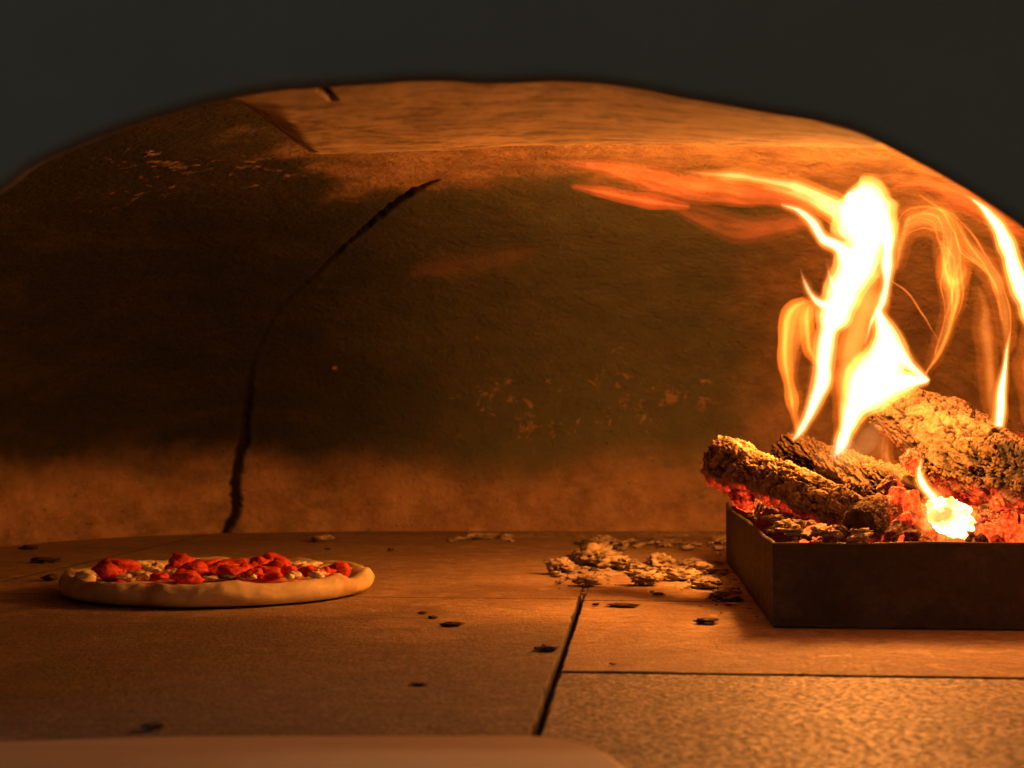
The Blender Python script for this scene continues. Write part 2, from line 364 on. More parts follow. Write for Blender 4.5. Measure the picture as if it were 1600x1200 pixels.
def build_dome():
    nt, n1, n2 = 1000, 46, 230
    th = np.linspace(math.radians(-50), math.radians(230), nt)
    rr = np.concatenate([np.ones(n1), np.cos(np.linspace(0, math.pi / 2 - 0.02, n2)) ** (2 / PEXP)])
    zz = np.concatenate([np.linspace(-0.012, WH, n1, endpoint=False), WH + DH * np.sin(np.linspace(0, math.pi / 2 - 0.02, n2))])
    T, R = np.meshgrid(th, rr, indexing='ij'); _, Z = np.meshgrid(th, zz, indexing='ij')
    X = DX + DA * R * np.sign(np.cos(T)) * np.abs(np.cos(T)) ** (2 / PN); Y = DY + DB * R * np.sign(np.sin(T)) * np.abs(np.sin(T)) ** (2 / PN)
    P = np.stack([X, Y, Z], -1).reshape(-1, 3)
    gx, gy = (P[:, 0] - DX) / DA, (P[:, 1] - DY) / DB
    N = np.stack([np.sign(gx) * np.abs(gx) ** (PN - 1) / DA, np.sign(gy) * np.abs(gy) ** (PN - 1) / DB, np.maximum(0, P[:, 2] - WH) * 1.5 / DH ** 2 * 0.5], -1)
    N /= np.linalg.norm(N, axis=1)[:, None] + 1e-9
    seams = [([(352, 833), (368, 800), (370, 740), (380, 690), (386, 640), (398, 560), (432, 490), (500, 420), (560, 362), (605, 325), (645, 298), (682, 280)],
              [0.006, 0.009, 0.009, 0.009, 0.007, 0.005, 0.004, 0.0038, 0.004, 0.006, 0.007, 0.004]),
             ([(893, 832), (896, 760), (898, 715), (899, 690)], [0.002, 0.002, 0.0018, 0.001]),
             ([(1225, 272), (1290, 250), (1362, 232)], [0.002] * 3)]
    seam = np.zeros(len(P))
    for pts, wd in seams:
        path = smooth_path([dome_hit(*q) for q in pts]); ww = np.interp(np.linspace(0, 1, len(path)), np.linspace(0, 1, len(wd)), wd)
        jit = 1 + 0.35 * vnoise(P * 60, 3) + 0.25 * vnoise(P * 160, 4)
        d = path_dist(P, path, ww) * jit
        s = 1 - sstep(0.55, 1.15, d)
        if wd[0] > 0.003: s = s * np.maximum(np.maximum(1 - sstep(0.17, 0.33, P[:, 2]), 0.7 * sstep(0.37, 0.45, P[:, 2])), 0.25)
        seam = np.maximum(seam, s * (1 if wd[0] > 0.003 else 0.55))
    disp = 0.006 * fbm(P * 4, 11) + 0.0025 * fbm(P * 18, 12) + seam * 0.013
    chip = np.zeros(len(P))
    for px, py, rad, amt in ((300, 262, 0.05, 1), (215, 250, 0.05, 0.9), (390, 262, 0.05, 0.9), (440, 275, 0.04, 0.9), (200, 300, 0.06, 0.6), (765, 630, 0.05, 0.9), (860, 645, 0.06, 0.9), (985, 640, 0.05, 1.1), (960, 580, 0.05, 0.7), (1090, 600, 0.06, 0.7),
                             (1048, 622, 0.020, 1.9), (822, 668, 0.012, 1.7), (740, 540, 0.04, 0.6), (522, 575, 0.008, 1.6), (610, 770, 0.06, 0.3)):
        q = np.array(dome_hit(px, py)); chip = np.maximum(chip, amt * np.exp(-(((P - q) ** 2).sum(1)) / rad ** 2))
    P = P + N * disp[:, None]
    F = grid_faces(nt, len(rr))
    cy = P[F].mean(1)
    F = F[cy[:, 1] > 1.085]
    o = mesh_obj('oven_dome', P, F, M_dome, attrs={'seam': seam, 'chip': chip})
    # outer brick shell so the dome has real thickness from any side
    tag(o, 'sooty vaulted refractory dome with a long dark curved crack on its back wall', 'oven dome')
    return o
build_dome()
# ================================================================== front wall with arched mouth
def build_front():
    root = empty('oven_entrance', (0, 0.70, 0))
    tag(root, 'dark grey oven front wall with a wide low arched mouth', 'oven front')
    pts = [(0, 296), (60, 252), (150, 213), (250, 178), (350, 152), (450, 137), (520, 130), (610, 125), (700, 124), (790, 125), (870, 123), (940, 127), (1020, 139), (1100, 155), (1200, 173), (1280, 186), (1335, 199), (1390, 224), (1450, 256), (1488, 277), (1520, 297), (1560, 323), (1600, 351)]
    W = [at(px, py, 0.70) for px, py in pts]
    L = [(-0.400, -0.03), (-0.398, 0.06), (-0.385, 0.13), (-0.355, 0.195), (-0.305, 0.250)]
    Rr = [(0.300, 0.232), (0.340, 0.18), (0.362, 0.11), (0.372, 0.05), (0.374, -0.03)]
    line = [(x, z) for x, z in L] + [(p.x, p.z) for p in W] + [(x, z) for x, z in Rr]
    c2 = smooth_path([(x, 0, z) for x, z in line], 14)[:, [0, 2]]
    n = len(c2)
    j = 0.0005 * vnoise(np.stack([c2[:, 0] * 60, c2[:, 1] * 60, c2[:, 0] * 0], -1), 8)
    c2[:, 1] += j
    mid = np.array([0.0, 0.05])
    # front face: rings from the arch outwards to a big rectangle
    vs = []; 
    ks = [0, 0.02, 0.06, 0.15, 0.35, 1.0]
    dirs = c2 - mid; ln = np.linalg.norm(dirs, axis=1)[:, None]
    def outer(dv):
        s = np.minimum(1.6 / np.maximum(abs(dv[:, 0]), 1e-6), np.where(dv[:, 1] > 0, 1.25, 0.35) / np.maximum(abs(dv[:, 1]), 1e-6))
        return mid + dv * s[:, None]
    out = outer(dirs)
    V_ = []
    prof = [(0.010, 0.0)]       # rounded lip
    rings = []
    for a in np.linspace(0, math.pi / 2, 7):    # lip arc from soffit to face
        off = 0.006 * (1 - math.sin(a)); yy = 0.70 + 0.006 * (1 - math.cos(math.pi / 2 - a)) if False else 0.70 + 0.006 * (1 - math.sin(a))
        ins = 0.006 * (1 - math.cos(a))
        rings.append((c2 + dirs / ln * (0.006 - 0.006 * math.cos(a)), np.full(n, 0.706 - 0.006 * math.sin(a))))
    for k in ks[1:]:
        base = c2 + dirs / ln * 0.006
        rings.append((base + (out - base) * k, np.full(n, 0.70)))
    rings.append((out, np.full(n, 1.12)))
    P = np.concatenate([np.stack([r[:, 0], y, r[:, 1]], -1) for r, y in rings])
    mesh_obj('front_wall', P, grid_faces(len(rings), n), M_front, root)
    # soffit: flares upwards into the oven, back lip then meets the dome
    m = 150; Q = []
    bp = [(0, 270), (60, 228), (150, 190), (250, 156), (318, 136), (345, 140), (385, 166), (430, 198), (462, 222), (490, 240), (520, 240), (610, 237), (700, 234), (900, 226), (1100, 227), (1250, 228), (1362, 229), (1392, 214), (1440, 236), (1480, 262), (1520, 286), (1560, 308), (1600, 334)]
    BW = [at(px, py, 1.1) for px, py in bp]
    bl = [(x * 1.6, CZ + (z - CZ) * 1.6 if z > 0 else z) for x, z in L] + [(p.x, p.z) for p in BW] + [(x * 1.6, CZ + (z - CZ) * 1.6 if z > 0 else z) for x, z in Rr]
    b3 = smooth_path([(x, 0, z) for x, z in bl], 14)[:, [0, 2]]
    # resample the back curve so that it is met by the front curve at the same bearing from the middle of the mouth
    def bear(q, k): return np.unwrap(np.arctan2((q[:, 1] - CZ) / k, -q[:, 0] / k))
    aF, aB = bear(c2, 0.7), bear(b3, 1.1)
    back = np.stack([np.interp(aF, aB, b3[:, 0]), np.interp(aF, aB, b3[:, 1])], -1)
    sc = np.linspace(0, 1, m)
    for t in sc:
        yy = 0.706 + (1.1 - 0.706) * t
        q = c2 * (1 - t) + back * t
        Q.append(np.stack([q[:, 0], np.full(n, yy), q[:, 1]], -1))
    Q.append(Q[-1] + (np.stack([dirs[:, 0], dirs[:, 0] * 0, dirs[:, 1]], -1) / ln) * 0.16)   # back lip reaching past the dome shell
    # densify along the arch
    Q = np.array(Q)
    tt = np.linspace(0, n - 1, 900); i0 = np.floor(tt).astype(int).clip(0, n - 2); fr = (tt - i0)[None, :, None]
    Q = Q[:, i0] * (1 - fr) + Q[:, i0 + 1] * fr
    nn = Q.shape[1]; Qf = Q.reshape(-1, 3)
    pj = Qf - np.array([0, 0, CZ]); dyy = pj[:, 1] * math.cos(PITCH) + pj[:, 2] * math.sin(PITCH); dzz = -pj[:, 1] * math.sin(PITCH) + pj[:, 2] * math.cos(PITCH)
    PX = 800 + FPX * pj[:, 0] / dyy; PY = 600 - FPX * dzz / dyy
    def soff(px, py):
        """the soffit point seen nearest to a picture position"""
        return Vector(Qf[np.argmin((PX[:-nn] - px) ** 2 + (PY[:-nn] - py) ** 2)])
    seam = np.zeros(len(Qf))
    for pts_, wd in (([(365, 150), (400, 172), (440, 202), (470, 224), (488, 236)], [0.0032, 0.0034, 0.003, 0.005, 0.005]),
                     ([(505, 135), (522, 158)], [0.0035, 0.002]),
                     ([(455, 190), (560, 205), (680, 212)], [0.0008, 0.001, 0.0008]),
                     ([(900, 224), (1100, 226), (1250, 228), (1362, 229)], [0.0006, 0.0008, 0.0008, 0.001])):
        path = smooth_path([soff(*q) for q in pts_]); ww = np.interp(np.linspace(0, 1, len(path)), np.linspace(0, 1, len(wd)), wd)
        d = path_dist(Qf, path, ww) * (1 + 0.4 * vnoise(Qf * 90, 3))
        seam = np.maximum(seam, (1 - sstep(0.5, 1.2, d)) * (1 if wd[0] > 0.002 else 0.7))
    nrm = np.tile(np.stack([np.interp(tt, np.arange(n), dirs[:, 0] / ln[:, 0]), tt * 0, np.interp(tt, np.arange(n), dirs[:, 1] / ln[:, 0])], -1), (Q.shape[0], 1))
    edge = np.repeat(np.concatenate([sstep(0, 0.04, sc), [0]]), nn)
    disp = edge * (0.0012 * fbm(Qf * np.array([14, 8, 14]), 31) + 0.0005 * fbm(Qf * 60, 32)) + seam * 0.006 * edge
    Qf = Qf + nrm * disp[:, None]
    mesh_obj('arch_soffit', Qf, grid_faces(Q.shape[0], nn), M_soffit, root, attrs={'seam': seam})
build_front()

# ================================================================== pale board in the mouth
def rounded_slab(name, outline, z0, z1, mat, parent=None, bev=0.003):
    n = len(outline); c = np.mean(outline, 0); vs = []; O_ = np.array(outline)
    d = O_ - c; l = np.linalg.norm(d, axis=1)[:, None]
    prof = [(bev, z0), (0, z0 + bev), (0, z1 - bev), (bev * 0.3, z1 - bev * 0.3), (bev, z1)]
    for ins, z in prof:
        q = O_ - d / l * ins; vs += [(x, y, z) for x, y in q]
    fs = [[r * n + k, r * n + (k + 1) % n, (r + 1) * n + (k + 1) % n, (r + 1) * n + k] for r in range(4) for k in range(n)]
    fs.append(list(range(4 * n, 5 * n))); fs.append(list(range(n))[::-1])
    return mesh_obj(name, vs, fs, mat, parent, smooth=False)
def build_board():
    z1 = 0.016
    far_l = on_z(-60, 1160, z1); far_m = on_z(800, 1148, z1); cr = on_z(985, 1212, z1)
    pts = [(-0.36, 0.38), (0.02, 0.38)]
    b1 = Vector((cr.x + 0.004, cr.y - 0.05, 0))
    pts += [(b1.x, b1.y - 0.1), (b1.x, b1.y)]
    P0 = np.array([b1.x, b1.y]); P1 = np.array([b1.x, far_m.y]); P2 = np.array([far_m.x + 0.005, far_m.y])
    for t in np.linspace(0.08, 1, 12): pts.append(tuple((1 - t) ** 2 * P0 + 2 * t * (1 - t) * P1 + t * t * P2))
    pts += [(far_l.x + 0.1, far_m.y - 0.002), (far_l.x, far_l.y), (-0.36, far_l.y - 0.004)]
    m = NT('floured_wood'); p = m.pos(); g = m.noise(m.map(p, (4, 60, 60)), 1, 5, 0.6); f = m.noise(p, 16, 5, 0.6)
    x, y, z = m.sep(p)
    fm = m.math('MULTIPLY', m.n('ShaderNodeMapRange', {0: m.math('ADD', x, m.math('MULTIPLY', m.math('SUBTRACT', f, 0.5), 0.14)), 1: -0.17, 2: -0.05}).outputs[0],
                m.n('ShaderNodeMapRange', {0: m.math('ADD', y, m.math('MULTIPLY', m.math('SUBTRACT', f, 0.5), 0.03)), 1: 0.668, 2: 0.645}).outputs[0])
    col = m.mix(g, (0.30, 0.18, 0.09), (0.48, 0.31, 0.16))
    m.bsdf(Base_Color=m.mix(fm, col, (0.56, 0.44, 0.26)), Roughness=0.7, Normal=m.bump(g, 0.4, 0.001))
    o = rounded_slab('board', pts, 0.003, z1, m.m)
    tag(o, 'out of focus floured wooden board lying at the oven mouth below the pizza', 'board')
build_board()

# ================================================================== steel fire tray
TO = on_z(1208, 981, 0)      # front left bottom corner
TD, TW, TH = 0.62, 0.50, 0.0715
def tl(u, v, z=0): p = TO + U * u + V * v; return Vector((p.x, p.y, z))
def build_tray():
    root = empty('fire_tray', tl(0, 0, 0)); tag(root, 'rusty dark steel tray holding the burning logs and embers', 'fire tray')
    m = NT('scorched_steel'); p = m.pos(); n = m.noise(p, 14, 7, 0.65); n3 = m.noise(p, 180, 4, 0.6); st = m.noise(m.map(p, (22, 22, 30)), 1, 6, 0.7)
    col = m.mix(m.ramp(n, [(0.35, 0.0), (0.65, 1.0)]), (0.020, 0.017, 0.012), (0.045, 0.034, 0.021))
    col = m.mix(m.ramp(st, [(0.5, 0.0), (0.75, 0.35)]), col, (0.16, 0.11, 0.06))
    m.bsdf(Base_Color=col, Metallic=0.25, Roughness=m.ramp(n3, [(0.3, 0.5), (0.7, 0.8)]), Normal=m.bump(m.math('ADD', n3, n), 0.5, 0.001))
    th = 0.004
    def plate(name, c4, zt, notch=None):
        # c4: four (u,v) corners of the footprint, zt: top height
        N = 40
        vs = []; fs = []
        (a, b, c_, d) = [np.array(q) for q in c4]
        sec = []
        for i in range(N + 1):
            t = i / N; o_ = a + (b - a) * t; i_ = d + (c_ - d) * t
            w1 = 0.0008 * math.sin(t * 9 + len(name)) + 0.0004 * math.sin(t * 31)
            zt_ = zt + w1 + (notch(t) if notch else 0)
            e = (i_ - o_) * 0.3
            for (q, z) in ((o_, 0.001), (o_, zt_ - 0.0012), (o_ + e, zt_), (i_ - e, zt_), (i_, zt_ - 0.0012), (i_, 0.001)):
                w_ = tl(q[0], q[1], z); vs.append(w_)
        for i in range(N):
            for k in range(6):
                fs.append([i * 6 + k, (i + 1) * 6 + k, (i + 1) * 6 + (k + 1) % 6, i * 6 + (k + 1) % 6])
        fs.append([5, 4, 3, 2, 1, 0]); fs.append([N * 6 + k for k in range(6)])
        mesh_obj(name, vs, fs, m.m, root, smooth=False)
    plate('front_panel', [(0, 0), (TW, 0), (TW, th), (0, th)], TH)
    plate('side_panel', [(0, th + 0.0005), (0, TD), (th, TD), (th, th + 0.0005)], TH, lambda t: 0.004 * max(0, (t - 0.93) / 0.07))
    plate('side_panel', [(TW - th, th + 0.0005), (TW - th, TD), (TW, TD), (TW, th + 0.0005)], TH)
    plate('back_panel', [(th + 0.0005, TD - th), (TW - th - 0.0005, TD - th), (TW - th - 0.0005, TD), (th + 0.0005, TD)], TH)
    vs = [tl(0.003, 0.003, 0.006), tl(TW - 0.003, 0.003, 0.006), tl(TW - 0.003, TD - 0.003, 0.006), tl(0.003, TD - 0.003, 0.006)]
    mesh_obj('bottom_panel', vs, [[0, 1, 2, 3]], m.m, root, smooth=False)
build_tray()

# ================================================================== ember bed, ash in tray
def heap(name, u0, u1, v0, v1, hf, mat, nu=150, nv=150, seed=1, amp=0.006, cell=70):
    u = np.linspace(u0, u1, nu); v = np.linspace(v0, v1, nv); UU, VV = np.meshgrid(u, v, indexing='ij')
    P = np.stack([TO.x + U.x * UU + V.x * VV, TO.y + U.y * UU + V.y * VV, UU * 0], -1).reshape(-1, 3)
    uf, vf = UU.ravel(), VV.ravel()
    f1, f2, cid = worley(P * cell, seed)
    e = sstep(0.02, 0.2, f2 - f1)
    ed = sstep(0, 0.008, uf - u0) * sstep(0, 0.008, u1 - uf) * sstep(0, 0.008, vf - v0) * sstep(0, 0.008, v1 - vf)
    P[:, 2] = hf(uf, vf) + amp * (e * (0.4 + cid) - 0.6) + amp * 0.9 * fbm(P * 45, seed + 4)
    P[:, 2] = np.where(ed < 1, 0.05 + (P[:, 2] - 0.05) * np.maximum(ed, 0), P[:, 2])
    return mesh_obj(name, P, grid_faces(nu, nv), mat, smooth=True, attrs={'crev': 1 - e, 'hot': (0.35 + 0.65 * (1 - e)) * sstep(0.05, 0.13, uf + 0.03 * vnoise(P * 30, 2))})
bed_h = lambda u, v: 0.056 + 0.035 * sstep(0.02, 0.2, v) - 0.006 * sstep(0.08, 0.0, u) + 0.006 * np.sin(u * 30)
bed = heap('ember_bed', 0.005, TW - 0.005, 0.005, TD - 0.005, bed_h, M_bed, 220, 240, 3)
tag(bed, 'bed of glowing red embers and ash filling the steel tray', 'embers', kind='stuff')
# grey flaky ash in the left corner of the tray
def rock(seed, sub=4, sc=(1, 1, 1), rough=0.35, crack=0.12, fine=0.09):
    bm = bmesh.new(); bmesh.ops.create_icosphere(bm, subdivisions=sub, radius=1)
    P = np.array([v.co[:] for v in bm.verts]); F = [[v.index for v in f.verts] for f in bm.faces]; bm.free()
    off = seed * 7.13
    f1, f2, cid = worley(P * 1.9 + off, seed)
    r = 1 + rough * fbm(P * 1.3 + off, seed) + fine * fbm(P * 5 + off, seed + 1) * 1.5 + crack * (sstep(0.0, 0.25, f2 - f1) - 1) + rough * 0.35 * (cid - 0.5)
    return P * r[:, None] * np.array(sc), F
def merge(parts):
    vs = []; fs = []; n = 0
    for P, F in parts:
        vs.append(P); fs += [[i + n for i in f] for f in F]; n += len(P)
    return np.concatenate(vs), fs
def rotmat(rz, rx=0, ry=0):
    return np.array((Matrix.Rotation(rz, 3, 'Z') @ Matrix.Rotation(rx, 3, 'X') @ Matrix.Rotation(ry, 3, 'Y')))
def ash_in_tray():
    parts = []
    for k in range(190):
        u = random.uniform(0.008, 0.085); v = random.uniform(0.008, 0.40); s = random.uniform(0.003, 0.009)
        P, F = rock(k, 3, (s * random.uniform(0.7, 1.5), s * random.uniform(0.7, 1.3), s * random.uniform(0.25, 0.6)), 0.9, crack=0.5, fine=0.35)
        c0 = tl(u, v, 0.066 + 0.012 * random.random() + 0.008 * (1 - u / 0.085)); P = P @ rotmat(random.uniform(0, 6), random.uniform(-.7, .7)).T + np.array(c0)
        parts.append((P, F))
    vs, fs = merge(parts)
    tag(mesh_obj('ash', vs, fs, M_ash), 'pale flaky ash heaped along the left wall inside the steel tray', 'ash', kind='stuff')
ash_in_tray()

# ================================================================== logs
def make_log(name, p0, p1, r0, r1, mat, seed, style, bend=0.0, hot=lambda P, A: 0, nu=330, nv=200, oval=1.0, cap_rough=0.004, bulge=None):
    p0 = np.array(p0); p1 = np.array(p1); ax = p1 - p0; Ln = np.linalg.norm(ax); ax = ax / Ln
    up = np.array([0, 0, 1.0]); sx = np.cross(ax, up); sx /= np.linalg.norm(sx); sz = np.cross(sx, ax)
    ncap = 26
    ts = np.concatenate([np.zeros(ncap), np.linspace(0, 1, nu), np.ones(ncap)])
    rs = np.concatenate([np.linspace(0.01, 0.985, ncap), np.ones(nu), np.linspace(0.985, 0.01, ncap)])
    # soften the rim of the cut
    A, T = np.meshgrid(np.linspace(0, 2 * math.pi, nv, endpoint=False), ts)
    _, RS = np.meshgrid(np.zeros(nv), rs)
    R = (r0 + (r1 - r0) * T)
    if bulge is not None: R = R * bulge(T)
    L_ = T * Ln
    S1 = np.stack([np.cos(A).ravel() * 0.03, np.sin(A).ravel() * 0.03, L_.ravel()], -1)     # stable surface coords (m)
    capm = np.zeros_like(RS); capm[:ncap] = 1; capm[-ncap:] = 1; capm = capm.ravel()
    low = fbm(S1 * np.array([20, 20, 14]), seed) * 0.30 + 0.10 * fbm(S1 * np.array([60, 60, 30]), seed + 60)
    warp = S1 + 0.006 * np.stack([vnoise(S1 * 60, seed + 1), vnoise(S1 * 60, seed + 2), vnoise(S1 * 60, seed + 3)], -1)
    warp = warp + 0.005 * np.stack([fbm(S1 * 130, seed + 31), fbm(S1 * 130, seed + 32), fbm(S1 * 130, seed + 33)], -1)
    fine = fbm(S1 * 260, seed + 8, 4, 0.6); rid = 1 - np.abs(fbm(warp * 110, seed + 40, 4, 0.6)) * 2.2
    def crack(scale, sd, w, o=4):      # thin wandering crack lines
        return 1 - sstep(0.0, w, np.abs(fbm(warp * np.array(scale), sd, o, 0.55)))
    if style == 'flaky':      # crumbly ash crust over burnt wood
        c1 = crack((26, 26, 52), seed + 2, 0.09); c2_ = crack((80, 80, 150), seed + 5, 0.14); lum = fbm(warp * np.array([70, 70, 95]), seed + 9, 4, 0.6)
        relief = -0.0032 * c1 - 0.0013 * c2_ + 0.0036 * lum + 0.0017 * fine
        crev = np.clip(c1 * 0.85 + c2_ * 0.4 + np.clip(-lum * 1.3, 0, 0.5) + np.clip(-fine * 0.9, 0, 0.4), 0, 1)
    elif style == 'bark':     # scales wrapping obliquely round the log
        ang2 = A.ravel() + L_.ravel() * 9; warp[:, 0] = np.cos(ang2) * 0.03 + 0.004 * fbm(S1 * 60, seed + 61); warp[:, 1] = np.sin(ang2) * 0.03 + 0.004 * fbm(S1 * 60, seed + 62); warp[:, 2] += 0.010 * fbm(S1 * 30, seed + 50)
        c1 = crack((52, 52, 17), seed + 2, 0.13); c2_ = crack((150, 150, 44), seed + 5, 0.2); c3 = crack((14, 14, 40), seed + 6, 0.045); lum = fbm(warp * np.array([120, 120, 34]), seed + 9, 4, 0.6)
        relief = -0.0048 * c1 - 0.0022 * c2_ - 0.003 * c3 + 0.0042 * lum + 0.0016 * fine
        crev = np.clip(c1 * 0.95 + c2_ * 0.55 + c3 * 0.8 + np.clip(-lum * 1.2, 0, 0.5) + np.clip(-fine * 0.8, 0, 0.4), 0, 1)
    else:                     # pale cracked wood: long splits with cross checks
        c1 = crack((46, 46, 9), seed + 2, 0.075); c2_ = crack((16, 16, 42), seed + 5, 0.05); c3 = crack((120, 120, 24), seed + 6, 0.13); lum = fbm(warp * np.array([90, 90, 18]), seed + 9, 4, 0.6)
        relief = -0.0065 * c1 - 0.0045 * c2_ - 0.0016 * c3 + 0.003 * lum + 0.0010 * fine
        crev = np.clip(c1 * 1.0 + c2_ * 0.95 + c3 * 0.45 + np.clip(-lum * 0.8, 0, 0.3), 0, 1)
    Rf = R.ravel() * (1 + low) + relief - 0.003
    rim = np.ones(len(Rf)); 
    tt = T.ravel() * Ln
    rim *= 0.90 + 0.10 * sstep(0, 0.012, tt) ; rim *= 0.90 + 0.10 * sstep(0, 0.012, Ln - tt)
    Rf = Rf * rim * RS.ravel()
    ca, sa = np.cos(A.ravel()), np.sin(A.ravel())
    bendv = bend * np.sin(T.ravel() * math.pi)
    # burnt, uneven ends
    X2 = np.stack([ca * Rf, sa * Rf, T.ravel()], -1)
    endd = cap_rough * (fbm(X2 * np.array([70, 70, 5]), seed + 20) * 2.2 + (1 - RS.ravel()) * 0.6)
    endw = np.clip(1 - np.minimum(tt, Ln - tt) / 0.03, 0, 1) ** 2
    along = tt + np.where(T.ravel() < 0.5, -endd, endd) * endw
    P = p0 + ax * along[:, None] + sx * (ca * Rf)[:, None] * oval + sz * (sa * Rf + bendv)[:, None]
    crev = np.where(capm > 0, np.clip(0.55 + 0.5 * fbm(X2 * 120, seed + 3), 0, 1), crev)
    Hh = np.clip(hot(P, A.ravel()) , 0, 1) * (0.35 + 0.65 * np.clip(crev * 1.3, 0, 1))
    c0 = Vector(p0)
    return mesh_obj(name, P - np.array(c0) * 0, grid_faces(len(ts), nv, True), mat, attrs={'crev': np.clip(crev, 0, 1), 'hot': Hh})
def flip(o):
    return o
under = lambda z0, z1: (lambda P, A: sstep(z0, z1, P[:, 2]))
# front left log resting on the tray's left edge
hotA = lambda P, A: np.maximum(sstep(-0.35, -0.8, np.sin(A)) * sstep(0.30, 0.25, P[:, 0]) * 0.9, sstep(0.088, 0.07, P[:, 2]))
LA = make_log('log', at(1126, 722, 1.46), at(1332, 806, 1.285), 0.0290, 0.0245, M_barkA, 1, 'flaky', 0.003, hotA, cap_rough=0.007,
              bulge=lambda T: 1 + 0.12 * np.exp(-((T - 0.12) / 0.14) ** 2) - 0.05 * T)
tag(LA, 'ash-coated log with a ragged end jutting over the left edge of the tray', 'log', 'burning logs in the tray')
LB = make_log('log', at(1340, 826, 1.235), at(1405, 792, 1.40), 0.0200, 0.019, M_barkB, 2, 'flaky', 0.0, lambda P, A: sstep(0.075, 0.06, P[:, 2]) * 0.8 + 0.6 * sstep(0.33, 0.345, P[:, 0]), cap_rough=0.002)
tag(LB, 'short log with a round cut end facing out just behind the tray rim', 'log', 'burning logs in the tray')
LC = make_log('log', at(1232, 700, 1.66), at(1420, 776, 1.40), 0.024, 0.024, M_barkB, 3, 'bark', 0.0, lambda P, A: sstep(0.10, 0.085, P[:, 2]))
tag(LC, 'dark charred log under the base of the big flame', 'log', 'burning logs in the tray')
LD = make_log('log', at(1452, 722, 1.50), at(1700, 772, 1.24), 0.029, 0.043, M_barkB, 4, 'bark', 0.004, lambda P, A: sstep(-0.15, -0.75, np.sin(A)) * 1.0, nu=420, nv=260, oval=0.95)
tag(LD, 'thick dark bark log slanting down to the right above the red embers', 'log', 'burning logs in the tray')
LE = make_log('log', at(1388, 640, 1.62), at(1600, 742, 1.44), 0.040, 0.038, M_barkC, 6, 'split', 0.004, lambda P, A: sstep(-0.5, -0.9, np.sin(A)) * 0.7, nu=300, nv=220)
tag(LE, 'pale cracked log lying highest in the pile behind the dark bark log', 'log', 'burning logs in the tray')
LF = make_log('log', at(1540, 700, 1.72), at(1720, 712, 1.66), 0.026, 0.026, M_barkB, 8, 'split', 0.0, lambda P, A: 0.6 + 0.4 * np.sin(A * 3), nu=220, nv=150)
tag(LF, 'glowing charred log at the right back of the tray', 'log', 'burning logs in the tray')

# ================================================================== embers (chunks)
ember_meshes = []
for k in range(7):
    P, F = rock(40 + k, 3, (1, random.uniform(0.6, 0.9), random.uniform(0.45, 0.8)), 0.45, crack=0.2)
    P = np.clip(P, [-0.62, -0.5, -0.42], [0.62, 0.5, 0.42]) * 1.35; P[:, 0] *= 1 + 0.3 * (k % 3); P += 0.07 * np.stack([fbm(P * 5 + k, 3), fbm(P * 5 + k, 4), fbm(P * 5 + k, 5)], -1)
    me = bpy.data.meshes.new('ember'); me.from_pydata(P.tolist(), [], F); me.materials.append(M_ember); me.update(); ember_meshes.append(me)
EG = 'glowing embers in the tray'
k = 0
def ember(loc, s, rot):
    o = bpy.data.objects.new('ember', random.choice(ember_meshes)); COL.objects.link(o)
    o.location = loc; o.scale = (s, s, s); o.rotation_euler = rot
    return tag(o, 'small glowing red coal in the ember bed of the tray', 'ember', EG)
for i in range(110):
    u = 0.11 + 0.36 * random.random(); v = 0.014 + 0.17 * random.random() ** 1.3
    s = random.uniform(0.004, 0.0105)
    ember(tl(u, v, float(bed_h(np.array(u), np.array(v))) + s * 0.3 + random.uniform(-0.001, 0.004)), s, [random.uniform(0, 6) for _ in range(3)])
for px, py, d, s in ((1390, 762, 1.37, .013), (1402, 780, 1.34, .014), (1425, 790, 1.33, .013), (1380, 795, 1.34, .012), (1412, 815, 1.27, .012), (1438, 815, 1.27, .010),
                     (1395, 835, 1.235, .010), (1425, 842, 1.22, .009), (1545, 832, 1.23, .013), (1575, 828, 1.25, .012), (1560, 845, 1.215, .008), (1590, 842, 1.22, .010), (1535, 846, 1.21, .007)):
    ember(at(px, py, d), s, [random.uniform(0, 6) for _ in range(3)])
# named embers that stand out
def big_ember(px, py, d, sc, rot, label, mat=M_ember, seed=3):
    P, F = rock(seed, 4, sc, 0.35, crack=0.2)
    P = P @ rotmat(*rot).T
    o = mesh_obj('ember', P, F, mat); o.location = at(px, py, d); tag(o, label, 'ember', EG); return o
big_ember(1270, 834, 1.225, (0.0135, 0.007, 0.006), (0.2, 0, -0.55), 'bright orange ember tilted behind the tray rim left of the round log end', mat_ember('bright_coal', 3.5, 0.2, 0.5), 5)
big_ember(1130, 752, 1.45, (0.015, 0.010, 0.009), (0.4, 0, 0.3), 'red ember under the ragged end of the front left log', M_ember, 6)
big_ember(1162, 782, 1.40, (0.014, 0.010, 0.010), (0.4, 0, 0.5), 'red ember wedged between the front left log and the tray corner', M_ember, 7)
big_ember(1425, 722, 1.49, (0.013, 0.010, 0.016), (0.4, 0, 0.5), 'red ember standing against the dark bark log', M_ember, 8)
def mat_white_hot():
    m = NT('white_hot_coal'); g = m.pos(); n = m.noise(g, 60, 5, 0.6)
    ec = m.ramp(n, [(0.42, (1.0, 0.30, 0.07)), (0.60, (1.0, 0.62, 0.28))])
    m.bsdf(Base_Color=(0.4, 0.35, 0.3), Roughness=0.9, Emission_Color=ec, Emission_Strength=m.ramp(n, [(0.40, 1.3), (0.6, 5.0)]), Normal=m.bump(n, 0.5, 0.002))
    return m.m
P, F = rock(12, 4, (0.0235, 0.014, 0.0165), 0.25, crack=0.25)
P = P @ rotmat(0, 0, 0.55).T
o = mesh_obj('ember', P, F, mat_white_hot()); o.location = at(1483, 808, 1.24)
